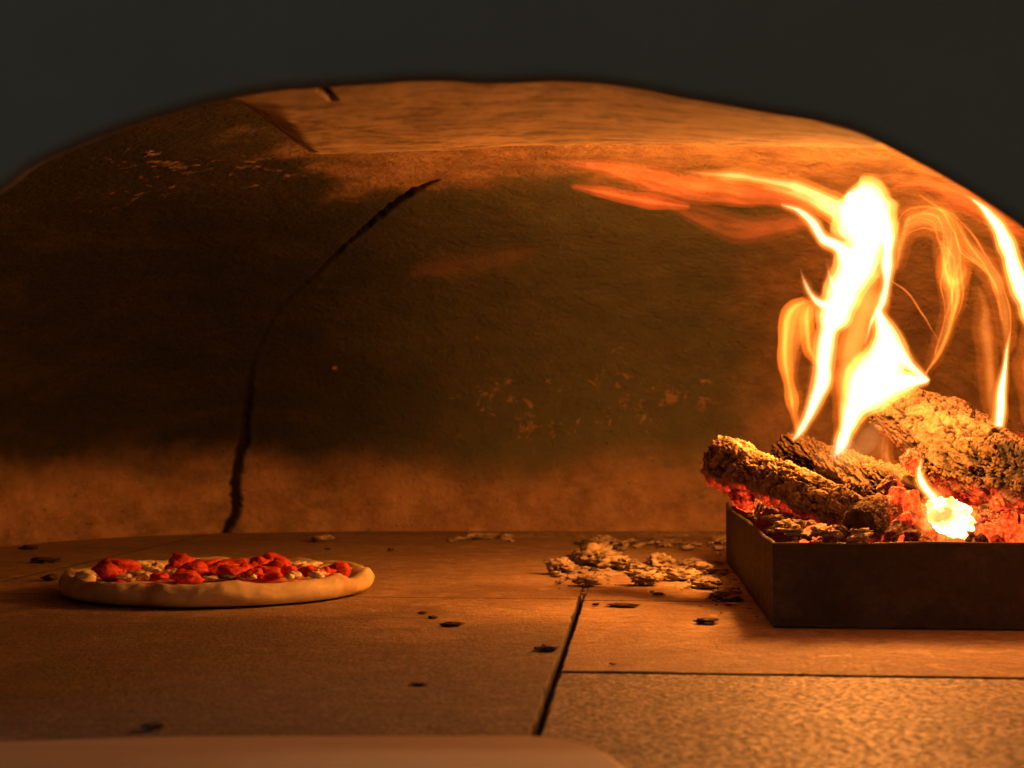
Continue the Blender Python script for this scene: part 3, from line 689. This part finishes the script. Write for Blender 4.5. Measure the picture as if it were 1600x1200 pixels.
tag(o, 'white-hot burning coal standing in the red embers at the tray front', 'ember', EG)

# ================================================================== flames
# Each flame is a set of nested bodies of evenly glowing gas: thin and orange outside, dense and yellow inside.
def flame_tube(pts, d, depth, grow, scale, n=10, sides=18):
    """pts: (picture x, picture y, half width px[, metres towards the viewer])"""
    path = smooth_path([(p[0], p[1], p[2]) for p in pts], n)
    tt = np.linspace(0, 1, len(path))
    dd = np.interp(tt, np.linspace(0, 1, len(pts)), [d - (p[3] if len(p) > 3 else 0) for p in pts])
    C = np.array([at(a[0], a[1], q) for a, q in zip(path, dd)])
    q2 = np.stack([path[:, 0] / 26, path[:, 1] / 26, path[:, 0] * 0 + 3.3], -1)
    wpx = np.maximum(path[:, 2], 0.3) * (1 + 0.22 * vnoise(q2, 77))
    taper = np.clip(wpx / 5, 0, 1)
    W = (np.maximum(wpx * scale, 0.25) + grow * taper) * dd / FPX
    C[:, 1] += 0.006 * vnoise(q2 * 0.6, 9)
    T = np.gradient(C, axis=0); T /= np.linalg.norm(T, axis=1)[:, None]
    B = np.cross(T, np.array([0, 1.0, 0])); B /= np.linalg.norm(B, axis=1)[:, None] + 1e-9
    N = np.cross(B, T); a = np.linspace(0, 2 * math.pi, sides, endpoint=False)
    P = C[:, None, :] + B[:, None, :] * (np.cos(a)[None, :, None] * W[:, None, None]) + N[:, None, :] * (np.sin(a)[None, :, None] * W[:, None, None] * depth)
    m = len(C); P = np.concatenate([P.reshape(-1, 3), C[:1] - T[:1] * W[0] * 0.7, C[-1:] + T[-1:] * W[-1] * 0.7])
    # turbulence: the same wobble for every layer, so they stay nested
    s3 = P * np.array([34, 20, 17])
    P = P + 0.0032 * np.stack([vnoise(s3, 51), vnoise(s3, 52), 0 * s3[:, 0]], -1) + 0.0012 * np.stack([vnoise(s3 * 3, 53), vnoise(s3 * 3, 54), 0 * s3[:, 0]], -1)
    F = grid_faces(m, sides, True).tolist(); a0, a1 = m * sides, m * sides + 1
    for k in range(sides):
        F.append([a0, (k + 1) % sides, k]); F.append([a1, (m - 1) * sides + k, (m - 1) * sides + (k + 1) % sides])
    return P, F
def strands(pts, count, spread, w, seed):
    """several thin strands weaving about one path"""
    r = random.Random(seed); out = []
    for _ in range(count):
        ph = r.uniform(0, 6.3); fq = r.uniform(0.5, 1.3); off = r.uniform(-1, 1); L_ = len(pts); q = []
        for i, p in enumerate(pts):
            t = i / (L_ - 1); env = math.sin(math.pi * (0.08 + 0.84 * t))
            o_ = spread * p[2] * (off * 0.8 + 0.45 * math.sin(ph + fq * i * 1.5)) * env
            a = pts[max(i - 1, 0)]; b = pts[min(i + 1, L_ - 1)]; tx, ty = b[0] - a[0], b[1] - a[1]; l = math.hypot(tx, ty) + 1e-6
            q.append((p[0] - ty / l * o_, p[1] + tx / l * o_, w * env * r.uniform(0.7, 1.2), r.uniform(-0.006, 0.006)))
        k0 = r.choice([0, 0, 1]) if L_ > 5 else 0; k1 = L_ - (r.choice([0, 0, 1]) if L_ > 5 else 0)
        out.append(q[k0:k1])
    return out
PAL = {  # outside to inside
    'white': [(1.0, 0.20, 0.018), (1.0, 0.32, 0.06), (1.0, 0.46, 0.16), (1.0, 0.62, 0.36)],
    'orange': [(1.0, 0.17, 0.012), (1.0, 0.26, 0.035), (1.0, 0.33, 0.06), (1.0, 0.38, 0.09)],
    'red': [(1.0, 0.085, 0.010), (1.0, 0.11, 0.014), (1.0, 0.16, 0.025), (1.0, 0.2, 0.04)]}
NAMES = ['flame', 'flame_sheet', 'flame_body', 'flame_core']
def gas(name, color, strength, base=None):
    return mat_flame(name, color, strength, base=base)
def fire_tongue(label, paths, d=1.42, depth=0.55, pal='white', power=400, layers=((5, 1.0, 0.14), (1.5, 1.0, 0.45), (0, 0.80, 1.0), (0, 0.55, 2.4)), base=None, voxel=0.0013, smooth=5):
    root = None
    for k, (grow, scale, rel) in enumerate(layers):
        parts = [flame_tube(p, d, depth, grow, scale) for p in paths]
        vs, fs = merge(parts)
        o = mesh_obj(NAMES[k], vs, fs, gas(NAMES[k] + '_gas', PAL[pal][k], power * rel, base), root)
        if root is None: root = o
        else: o.matrix_parent_inverse = Matrix()
        bm = bmesh.new(); bm.from_mesh(o.data); bmesh.ops.recalc_face_normals(bm, faces=bm.faces); bm.to_mesh(o.data); bm.free()
        r = o.modifiers.new('union', 'REMESH'); r.mode = 'VOXEL'; r.voxel_size = voxel; r.use_smooth_shade = True
        sm_ = o.modifiers.new('soften', 'SMOOTH'); sm_.factor = 0.5; sm_.iterations = smooth
    return tag(root, label, 'flame', 'flames of the wood fire')
HZ = (0.105, 0.165)
THIN = ((2.5, 1.0, 0.25), (0, 0.8, 1.0))
SOFT = ((6, 1.25, 0.35), (0, 0.95, 0.5), (0, 0.6, 0.7))
# tall flame
fire_tongue('tall white-yellow flame with a rounded head rising from the left side of the logs', [
    [(1240, 688, 4), (1258, 664, 9), (1274, 630, 13), (1286, 588, 15), (1291, 545, 18), (1298, 505, 23), (1317, 460, 30), (1338, 420, 35), (1352, 380, 35), (1352, 345, 50), (1352, 322, 45), (1352, 308, 32)],
    [(1326, 318, 20), (1338, 320, 36), (1354, 322, 41), (1368, 334, 36), (1376, 350, 18)],
    [(1322, 306, 10), (1345, 312, 24), (1372, 335, 26), (1384, 365, 18), (1385, 400, 13), (1386, 440, 10), (1379, 475, 8), (1365, 505, 5), (1352, 538, 2)],
    [(1310, 478, 16), (1286, 476, 12), (1268, 462, 7), (1258, 442, 4), (1250, 412, 1)],
    [(1318, 470, 16), (1303, 444, 6), (1297, 420, 3), (1295, 390, 1)],
    [(1330, 420, 22), (1318, 388, 16), (1290, 372, 12), (1272, 348, 11), (1250, 331, 8), (1222, 319, 3)],
], power=150, base=HZ, depth=0.62)
fire_tongue('broad white-hot triangular flame over the pale cracked log', [
    [(1300, 716, 4, 0.05), (1312, 700, 12, 0.04), (1322, 675, 17, 0.02), (1334, 640, 24), (1362, 600, 42), (1384, 565, 38), (1388, 530, 25), (1380, 500, 13), (1374, 478, 4)],
    [(1345, 620, 24), (1385, 602, 28), (1420, 595, 18), (1446, 594, 7), (1456, 593, 2)],
    [(1388, 520, 14), (1412, 556, 13), (1436, 582, 8), (1450, 594, 3)]], d=1.45, depth=0.5, power=200, base=(0.112, 0.165))
fire_tongue('upper pointed flame tongue streaming left from the flame head', [
    [(1340, 340, 18), (1306, 324, 14), (1280, 307, 11), (1240, 292, 9), (1192, 282, 6), (1136, 273, 5), (1070, 269, 1)],
    [(1330, 350, 14), (1296, 330, 8), (1262, 312, 6), (1225, 300, 4), (1180, 292, 1)]], d=1.43, power=150, depth=0.8, layers=((7, 1.2, 0.25), (2, 1.0, 0.5), (0, 0.7, 1.0)))
# left flank
lf = [(1250, 672, 4), (1242, 630, 8), (1233, 580, 13), (1236, 535, 19), (1246, 500, 24), (1268, 478, 20)]
fire_tongue('thin orange flame sheet on the left flank of the tall flame', [lf], d=1.44, depth=0.35, pal='orange', power=75, layers=((4, 1.1, 0.5), (0, 0.9, 0.8)), base=(0.10, 0.14))
fire_tongue('bright thin flame edge running up the left flank of the tall flame', [[(1249, 676, 2), (1238, 625, 4), (1228, 565, 5), (1227, 515, 6), (1232, 486, 7), (1256, 470, 4)], [(1286, 575, 2), (1268, 545, 5), (1258, 505, 6), (1262, 478, 4)]], d=1.43, depth=0.9, pal='orange', power=190, layers=SOFT, base=(0.10, 0.14))
gap = [(1312, 690, 8), (1318, 640, 14), (1326, 580, 19), (1340, 520, 24), (1358, 470, 24), (1368, 430, 14)]
fire_tongue('orange flame sheet filling the gap between the two white flames', [gap], d=1.46, depth=0.5, pal='orange', power=62, layers=SOFT, base=(0.10, 0.15))
fire_tongue('faint bluish veil of flame at the foot of the fire', [[(1275, 712, 12), (1310, 716, 26), (1345, 700, 30), (1368, 672, 22), (1380, 650, 10)]], d=1.40, depth=0.5, pal='white', power=13, layers=SOFT)
# wisps on the right
g_ = [(1432, 306, 3), (1472, 326, 4), (1496, 348, 7), (1516, 380, 10), (1540, 412, 12), (1560, 450, 12), (1572, 500, 9), (1574, 550, 5)]
fire_tongue('long thin orange ribbon of flame arching down to the right edge', [g_], d=1.46, depth=0.7, pal='orange', power=42, layers=SOFT)
fire_tongue('fine bright threads of flame inside the long arching ribbon', strands(g_, 4, 1.3, 1.8, 2), d=1.46, depth=1.2, pal='orange', power=230, layers=THIN, voxel=0.0008, smooth=2)
h_ = [(1404, 420, 6), (1408, 375, 12), (1430, 345, 16), (1462, 342, 18), (1484, 365, 20), (1492, 405, 20), (1490, 450, 16), (1480, 505, 11), (1466, 555, 7), (1452, 582, 3)]
fire_tongue('translucent orange curl of flame hooking over right of the flame head', [h_], d=1.48, depth=0.6, pal='orange', power=34, layers=SOFT)
fire_tongue('bright wavering threads inside the translucent curl of flame', strands(h_, 6, 1.5, 2.0, 5) + [[(1502, 412, 2), (1498, 460, 3.5), (1486, 508, 3.5), (1470, 555, 3), (1450, 584, 2)]], d=1.48, depth=1.2, pal='orange', power=150, layers=THIN, voxel=0.0008, smooth=2)
fire_tongue('small hook-shaped flame high between the curl and the long ribbon', [[(1512, 400, 2), (1510, 425, 5), (1498, 440, 9), (1482, 432, 9), (1478, 410, 6), (1484, 385, 2)]], d=1.47, depth=0.7, pal='orange', power=75, layers=SOFT)
fire_tongue('thin curved thread of flame right of the tall flame', [[(1396, 438, 1.5), (1424, 460, 2.0), (1444, 492, 1.8), (1466, 532, 1)]], d=1.45, depth=1.2, pal='orange', power=260, layers=THIN, voxel=0.0008, smooth=2)
fire_tongue('narrow upright yellow flame near the right edge behind the bark log', [[(1563, 690, 5), (1563, 660, 7), (1566, 620, 8), (1571, 580, 6), (1576, 545, 3), (1578, 515, 1)]], d=1.47, depth=0.9, power=300)
fire_tongue('dim orange flame sheet left of the narrow upright flame', [[(1556, 680, 4), (1550, 620, 9), (1544, 560, 12), (1538, 505, 11), (1528, 450, 5)]], d=1.50, depth=0.6, pal='orange', power=36, layers=SOFT)
fire_tongue('leaning yellow flame cut by the right edge just under the arch', [[(1514, 306, 2), (1538, 328, 7), (1556, 358, 12), (1574, 396, 15), (1592, 440, 15), (1612, 490, 13), (1630, 545, 6), (1638, 580, 2)]], d=1.36, depth=0.7, power=210)
fire_tongue('dim orange flame rising outside the right edge of the tray pile', [[(1640, 720, 10), (1625, 640, 20), (1622, 560, 24), (1632, 480, 16), (1640, 440, 3)]], d=1.52, depth=0.6, pal='orange', power=30, layers=SOFT)
# streamers under the ceiling
fire_tongue('long red-orange streamer of flame trailing left under the ceiling', strands([(1250, 322, 10), (1180, 312, 14), (1110, 300, 14), (1040, 284, 12), (970, 270, 10), (915, 258, 8), (866, 251, 4)], 7, 1.0, 4.5, 11), d=1.44, depth=1.5, pal='red', power=34, layers=SOFT, voxel=0.0012, smooth=8)
fire_tongue('short red streamer end below the long ceiling streamer', [[(1080, 322, 2), (1020, 315, 5), (955, 305, 5), (895, 291, 2)]], d=1.44, depth=1.2, pal='red', power=85, layers=SOFT)
fire_tongue('faint orange sheet of flame spreading left below the flame head', strands([(1285, 345, 12), (1220, 352, 16), (1150, 350, 18), (1090, 335, 14), (1040, 318, 6)], 6, 1.2, 6, 21), d=1.47, depth=1.5, pal='red', power=12, layers=SOFT, voxel=0.0014, smooth=10)
fire_tongue('faint orange haze of flame just under the upper pointed tongue', [[(1280, 325, 14), (1220, 306, 13), (1160, 294, 12), (1100, 288, 10), (1030, 284, 4)]], d=1.47, depth=1.3, pal='red', power=20, layers=SOFT)
fire_tongue('orange haze of flame spreading right under the dome', strands([(1400, 292, 6), (1450, 286, 12), (1510, 300, 16), (1570, 335, 18), (1630, 385, 12)], 6, 1.2, 5, 31), d=1.48, depth=1.4, pal='red', power=32, layers=SOFT, voxel=0.0014, smooth=8)
fire_tongue('barely visible red wisp drifting across the middle of the back wall', strands([(860, 385, 8), (800, 395, 14), (740, 405, 14), (680, 418, 10), (640, 430, 4)], 5, 1.2, 8, 41), d=1.60, depth=1.5, pal='red', power=1.1, layers=SOFT, voxel=0.0018, smooth=12)
# small flames at the front
fire_tongue('small pointed flame standing on the white-hot coal', [[(1460, 778, 7), (1447, 757, 7), (1442, 738, 5), (1444, 720, 3), (1440, 702, 1)]], d=1.25, depth=0.9, power=330)
fire_tongue('low yellow flame wrapped around the white-hot coal', [[(1452, 828, 12), (1455, 798, 17), (1464, 778, 11), (1458, 762, 4)], [(1470, 836, 10), (1500, 824, 14), (1520, 804, 9), (1528, 792, 2)]], d=1.215, depth=0.5, power=90, layers=SOFT)
fire_tongue('faint smoky orange flame curl in front of the dark bark log', strands([(1446, 768, 6), (1412, 745, 11), (1392, 718, 13), (1386, 690, 12), (1394, 668, 6)], 4, 1.0, 5, 51), d=1.30, depth=1.0, pal='orange', power=26, layers=SOFT)

# ================================================================== pizza
PZ = Vector((-0.300, 1.462, 0.0)); PR = 0.155
def build_pizza():
    root = empty('pizza', PZ); tag(root, 'uncut round pizza with tomato chunks and cheese on a pale puffy crust', 'pizza')
    nth = 260
    prof = [(-0.030, 0.003), (-0.012, 0.0022), (-0.003, 0.004), (0.001, 0.009), (0.0005, 0.015), (-0.004, 0.0205), (-0.011, 0.0235), (-0.019, 0.0225), (-0.026, 0.019), (-0.032, 0.0145), (-0.045, 0.012)]
    prof = smooth_path([(a * (0.72 if a < 0 else 1), b * 0.95, 0) for a, b in prof], 5)[:, :2]
    th = np.linspace(0, 2 * math.pi, nth, endpoint=False)
    rad = np.stack([np.cos(th) * 2.2, np.sin(th) * 2.2, th * 0], -1)
    Rr = PR * (1 + 0.018 * fbm(rad, 4)); Hh = 1 + 0.16 * fbm(rad * 2, 9, 3)
    Hh *= 1 - 0.18 * np.exp(-((th - math.radians(350)) / 0.25) ** 2)
    P = []
    for (dr, z) in prof:
        r = Rr + dr; zz = z * np.where(z > 0.006, Hh, 1)
        P.append(np.stack([np.cos(th) * r, np.sin(th) * r, zz], -1))
    P = np.array(P); nr = len(prof); Pf = P.reshape(-1, 3)
    nz = sstep(0.004, 0.014, Pf[:, 2])
    ndir = np.stack([np.cos(np.tile(th, nr)), np.sin(np.tile(th, nr)), np.ones(nr * nth)], -1)
    Pf = Pf + ndir * (0.0044 * fbm(Pf * 26, 5) * nz + 0.0010 * fbm(Pf * 150, 6) * nz)[:, None]
    m = NT('pale_dough'); g = m.obj(); n = m.noise(g, 26, 6, 0.6); n3 = m.noise(g, 240, 4, 0.6); z = m.sep(g)[2]
    col = m.mix(m.ramp(n, [(0.35, 0.0), (0.68, 1.0)]), (0.42, 0.34, 0.19), (0.66, 0.56, 0.34))
    toast = m.math('MULTIPLY', m.ramp(m.noise(g, 14, 5, 0.6), [(0.5, 0.0), (0.62, 0.75)]), 1.0)
    col = m.mix(toast, col, (0.36, 0.20, 0.09))
    m.bsdf(Base_Color=col, Roughness=0.75, Subsurface_Weight=0.15, Subsurface_Radius=(0.01, 0.006, 0.003), Subsurface_Scale=0.3,
           Normal=m.bump(m.math('ADD', n, m.math('MULTIPLY', n3, 0.4)), 0.5, 0.0018))
    off = np.array(PZ)
    mesh_obj('crust', Pf + off, grid_faces(nr, nth, True), m.m, root)
    # sauce + cheese layer
    k = 60; rr = np.linspace(0, PR - 0.022, k); Q = []
    for r in rr: Q.append(np.stack([np.cos(th) * r, np.sin(th) * r, th * 0], -1))
    Q = np.array(Q).reshape(-1, 3); Q[:, 2] = 0.0150 + 0.0032 * fbm(Q * 40, 21) + 0.0012 * fbm(Q * 130, 22)
    s = NT('tomato_sauce'); g = s.obj(); n = s.noise(g, 34, 6, 0.6)
    col = s.ramp(n, [(0.38, (0.45, 0.035, 0.012)), (0.52, (0.62, 0.10, 0.03)), (0.56, (0.70, 0.48, 0.22)), (0.75, (0.74, 0.58, 0.33))])
    s.bsdf(Base_Color=col, Roughness=0.35, Normal=s.bump(n, 0.6, 0.003))
    mesh_obj('sauce', Q + off, grid_faces(k, nth, True), s.m, root)
    mt = NT('tomato'); g = mt.obj(); n = mt.noise(g, 90, 5, 0.6)
    mt.bsdf(Base_Color=mt.mix(n, (0.38, 0.016, 0.008), (0.72, 0.10, 0.035)), Roughness=0.5, Specular_IOR_Level=0.3, Normal=mt.bump(n, 0.9, 0.003))
    mc = mat_simple('mozzarella', (0.66, 0.52, 0.28), (0.80, 0.70, 0.48), 60, 0.4, 0.4, 0.001, 0.4)
    def blob(name, px, py, w, h, mat, seed, z=0.024, flat=1.0):
        p = on_z(px, py, z); 
        v = Vector((p.x - PZ.x, p.y - PZ.y, 0)); lim = PR - 0.017
        if v.length > lim: v = v * (lim / v.length); p = Vector((PZ.x + v.x, PZ.y + v.y, z))
        sx = w * p.y / FPX; sz = h * p.y / FPX
        P, F = rock(seed, 3, (sx * 1.08, sx * 0.9, sz * 0.92), 0.6, crack=0.18, fine=0.20)
        o = mesh_obj(name, P + np.array(p), F, mat, root); return o
    T = [(184, 889, 25, 17), (172, 893, 14, 11), (283, 881, 18, 14), (272, 886, 12, 9), (305, 893, 18, 13), (292, 902, 20, 10), (340, 890, 16, 11), (362, 893, 20, 11), (350, 885, 15, 8), (383, 890, 13, 9),
         (404, 884, 16, 12), (425, 880, 20, 12), (438, 888, 20, 14), (418, 895, 18, 9), (452, 893, 10, 9), (398, 897, 12, 7), (484, 892, 12, 8), (530, 891, 15, 10), (512, 896, 11, 6), (320, 882, 24, 6), (370, 880, 20, 6), (250, 900, 12, 6), (545, 896, 10, 7)]
    for i, (px, py, a, b) in enumerate(T): blob('tomato_chunk', px, py, a * 1.12, b * 1.25, mt.m, 100 + i, 0.027)
    C = [(134, 903, 18, 11), (207, 900, 17, 9), (240, 892, 16, 7), (228, 887, 12, 6), (262, 895, 12, 5), (290, 893, 13, 4), (470, 884, 12, 7), (488, 882, 14, 6), (502, 890, 11, 6), (515, 885, 16, 5), (378, 900, 10, 5), (330, 903, 10, 4), (545, 901, 10, 5), (452, 882, 10, 5), (215, 880, 18, 5)]
    for i, (px, py, a, b) in enumerate(C): blob('cheese_piece', px, py, a, b, mc, 200 + i, 0.022)
    for i in range(22):
        blob('cheese_piece', random.uniform(180, 540), random.uniform(884, 903), random.uniform(6, 12), random.uniform(4, 8), mc, 400 + i, 0.026)
    h = NT('basil'); 
    h.bsdf(Base_Color=(0.05, 0.06, 0.02), Roughness=0.6)
    for i, (px, py, a, b) in enumerate(((392, 894, 10, 5), (352, 901, 12, 3), (240, 898, 8, 3))): blob('herb_leaf', px, py, a, b, h.m, 300 + i, 0.026)
build_pizza()

# ================================================================== debris on the floor
AG = 'crumbled ash clumps on the oven floor'
def clump(px, py, w, h, label, mat=M_ash, seed=1, name='ash_clump', cat='ash clump', group=AG, rough=0.62, crack=0.26, sub=4):
    p = on_z(px, py, 0.0); sx = w * p.y / FPX; sz = h * 0.8 * p.y / FPX
    P, F = rock(seed, sub, (sx, sx * random.uniform(0.6, 0.9), sz), rough, crack=crack, fine=0.42)
    P = P @ rotmat(random.uniform(-.5, .5)).T
    P[:, 2] -= P[:, 2].min() * 0.8
    P[:, 2] = np.maximum(P[:, 2], 0.0003)
    o = mesh_obj(name, P, F, mat); o.location = (p.x, p.y, 0.0005)
    return tag(o, label, cat, group)
big = [(926, 884, 30, 21, 'tallest lumpy ash clump in the middle of the ash pile left of the tray'),
       (876, 898, 24, 14, 'grey ash clump at the left end of the ash pile'),
       (917, 916, 17, 10, 'small rounded ash clump lying in front of the ash pile'),
       (955, 889, 26, 13, 'smooth low ash clump just right of the tallest clump'),
       (940, 858, 18, 12, 'pale ash clump at the foot of the back wall behind the tallest clump'),
       (985, 893, 20, 10, 'flat ash flake between the left and right halves of the pile'),
       (1030, 890, 20, 15, 'upright ash clump at the top of the right half of the pile'),
       (1010, 915, 26, 13, 'dark-shadowed ash clump at the front of the right half of the pile'),
       (1062, 908, 26, 11, 'broad ash clump in the middle of the right half of the pile'),
       (1098, 898, 26, 11, 'ash clump near the tray side, halfway up the pile'),
       (1104, 920, 22, 10, 'ash clump beside the front corner of the tray'),
       (1080, 884, 22, 7, 'thin ash flake behind the right half of the pile')]
for i, (px, py, w_, h_, lab) in enumerate(big): clump(px, py, w_, h_, lab, seed=500 + i)
small = 0
sm_lab = 'small pale ash crumb lying around the ash pile and the tray foot'
for i in range(240):
    r = random.random()
    if r < 0.40: px, py = random.uniform(860, 1150), random.gauss(900, 13)
    elif r < 0.70: px, py = random.uniform(900, 1140), random.gauss(852, 4)
    elif r < 0.85: px, py = random.uniform(700, 800), random.gauss(843, 2.5)
    else: px, py = random.uniform(1080, 1200), random.gauss(930, 18)
    py = max(838, py); edge = 1140 + (py - 872) * 0.62
    if py > 862 and px > edge - 8: px = edge - random.uniform(10, 50)
    s_ = 1.8 + 7 * random.random() ** 2.2 * (1 if py > 860 else 0.9)
    clump(px, py, s_ * 1.3, s_ * random.uniform(0.4, 0.8), sm_lab, seed=600 + i, mat=M_ash if random.random() < 0.8 else M_char, sub=3)
for px, py, w_, h_, lab in ((742, 842, 32, 5, 'long dark-edged ash flake at the foot of the back wall'), (503, 846, 20, 6, 'ash flake with a black spot near the crack at the back'),
                            (1130, 850, 22, 7, 'ash heap against the back wall beside the tray'), (1035, 850, 30, 5, 'low ridge of ash along the back wall')):
    clump(px, py, w_, h_, lab, seed=hash(px) % 97 + 800)
def ash_drift(label, x0, x1, y0, y1, mask, h, seed, nx=260, ny=150):
    X, Y = np.meshgrid(np.linspace(x0, x1, nx), np.linspace(y0, y1, ny), indexing='ij'); P = np.stack([X, Y, X * 0], -1).reshape(-1, 3)
    f1, f2, cid = worley(P * 85, seed); e = sstep(0, 0.2, f2 - f1)
    q = mask(P[:, 0], P[:, 1]) + 0.55 * fbm(P * 24, seed) + 0.25 * fbm(P * 90, seed + 3)
    P[:, 2] = h * np.clip(q, 0, 1.2) * (0.55 + 0.35 * e * cid + 0.6 * fbm(P * 150, seed + 7)) - np.where(q > 0, 0.0012, 0.011)
    tag(mesh_obj('ash_drift', P, grid_faces(nx, ny), M_ash), label, 'ash', kind='stuff')
bump2 = lambda u, c_, w_: np.exp(-((u - c_) / w_) ** 2)
pa, pb = on_z(905, 895, 0), on_z(1075, 905, 0)
ash_drift('crumbled ash spread under the ash pile beside the tray', 0.02, 0.275, 1.25, 2.05,
          lambda x, y: 0.85 * bump2(x, pa.x + 0.01, 0.045) * bump2(y, pa.y + 0.02, 0.12) + 0.9 * bump2(x, pb.x + 0.02, 0.06) * bump2(y, pb.y, 0.13) - 0.30, 0.0085, 41)
ash_drift('thin ash swept along the foot of the back wall', -0.16, 0.34, 2.05, 2.36,
          lambda x, y: 0.75 * bump2(y, 2.30, 0.10) * sstep(-0.12, 0.08, x) - 0.32, 0.008, 47, 300, 120)
CG = 'black charcoal bits on the oven floor'
for i, (px, py, w_, h_, lab) in enumerate((
        (72, 880, 26, 6, 'flat black charcoal piece left of the pizza'), (80, 908, 13, 7, 'small dark charcoal piece touching the left side of the pizza'),
        (46, 859, 15, 4, 'thin charcoal sliver at the far left edge'), (498, 848, 7, 4, 'black charcoal bit on the ash flake behind the pizza'),
        (660, 960, 8, 3, 'tiny charcoal bit right of the pizza, leftmost of three'), (676, 967, 8, 3, 'tiny charcoal bit right of the pizza, middle of three'),
        (706, 979, 18, 4, 'flat charcoal flake right of the pizza, nearest of three'), (856, 1018, 17, 6, 'crumbly charcoal piece lodged in the open floor joint'),
        (240, 1141, 18, 6, 'blurred charcoal piece near the bottom left in front of the board'), (931, 947, 6, 3, 'tiny charcoal bit right of the floor joint'),
        (975, 948, 22, 3, 'thin flat charcoal sliver in front of the ash pile'), (1028, 931, 10, 3, 'reddish charcoal crumb below the ash pile'),
        (1105, 974, 20, 5, 'black charcoal flake near the front left corner of the tray'), (957, 1040, 6, 2, 'tiny charcoal speck just behind the front joint'),
        (655, 1071, 14, 3, 'dark smudge-like charcoal flake left of the joint'), (512, 860, 5, 2, 'tiny charcoal speck behind the pizza right rim'), (610, 862, 5, 3, 'single black crumb on the bare floor behind the pizza'))):
    clump(px, py, w_, h_, lab, M_char, 900 + i, 'charcoal_bit', 'charcoal', CG, sub=3)
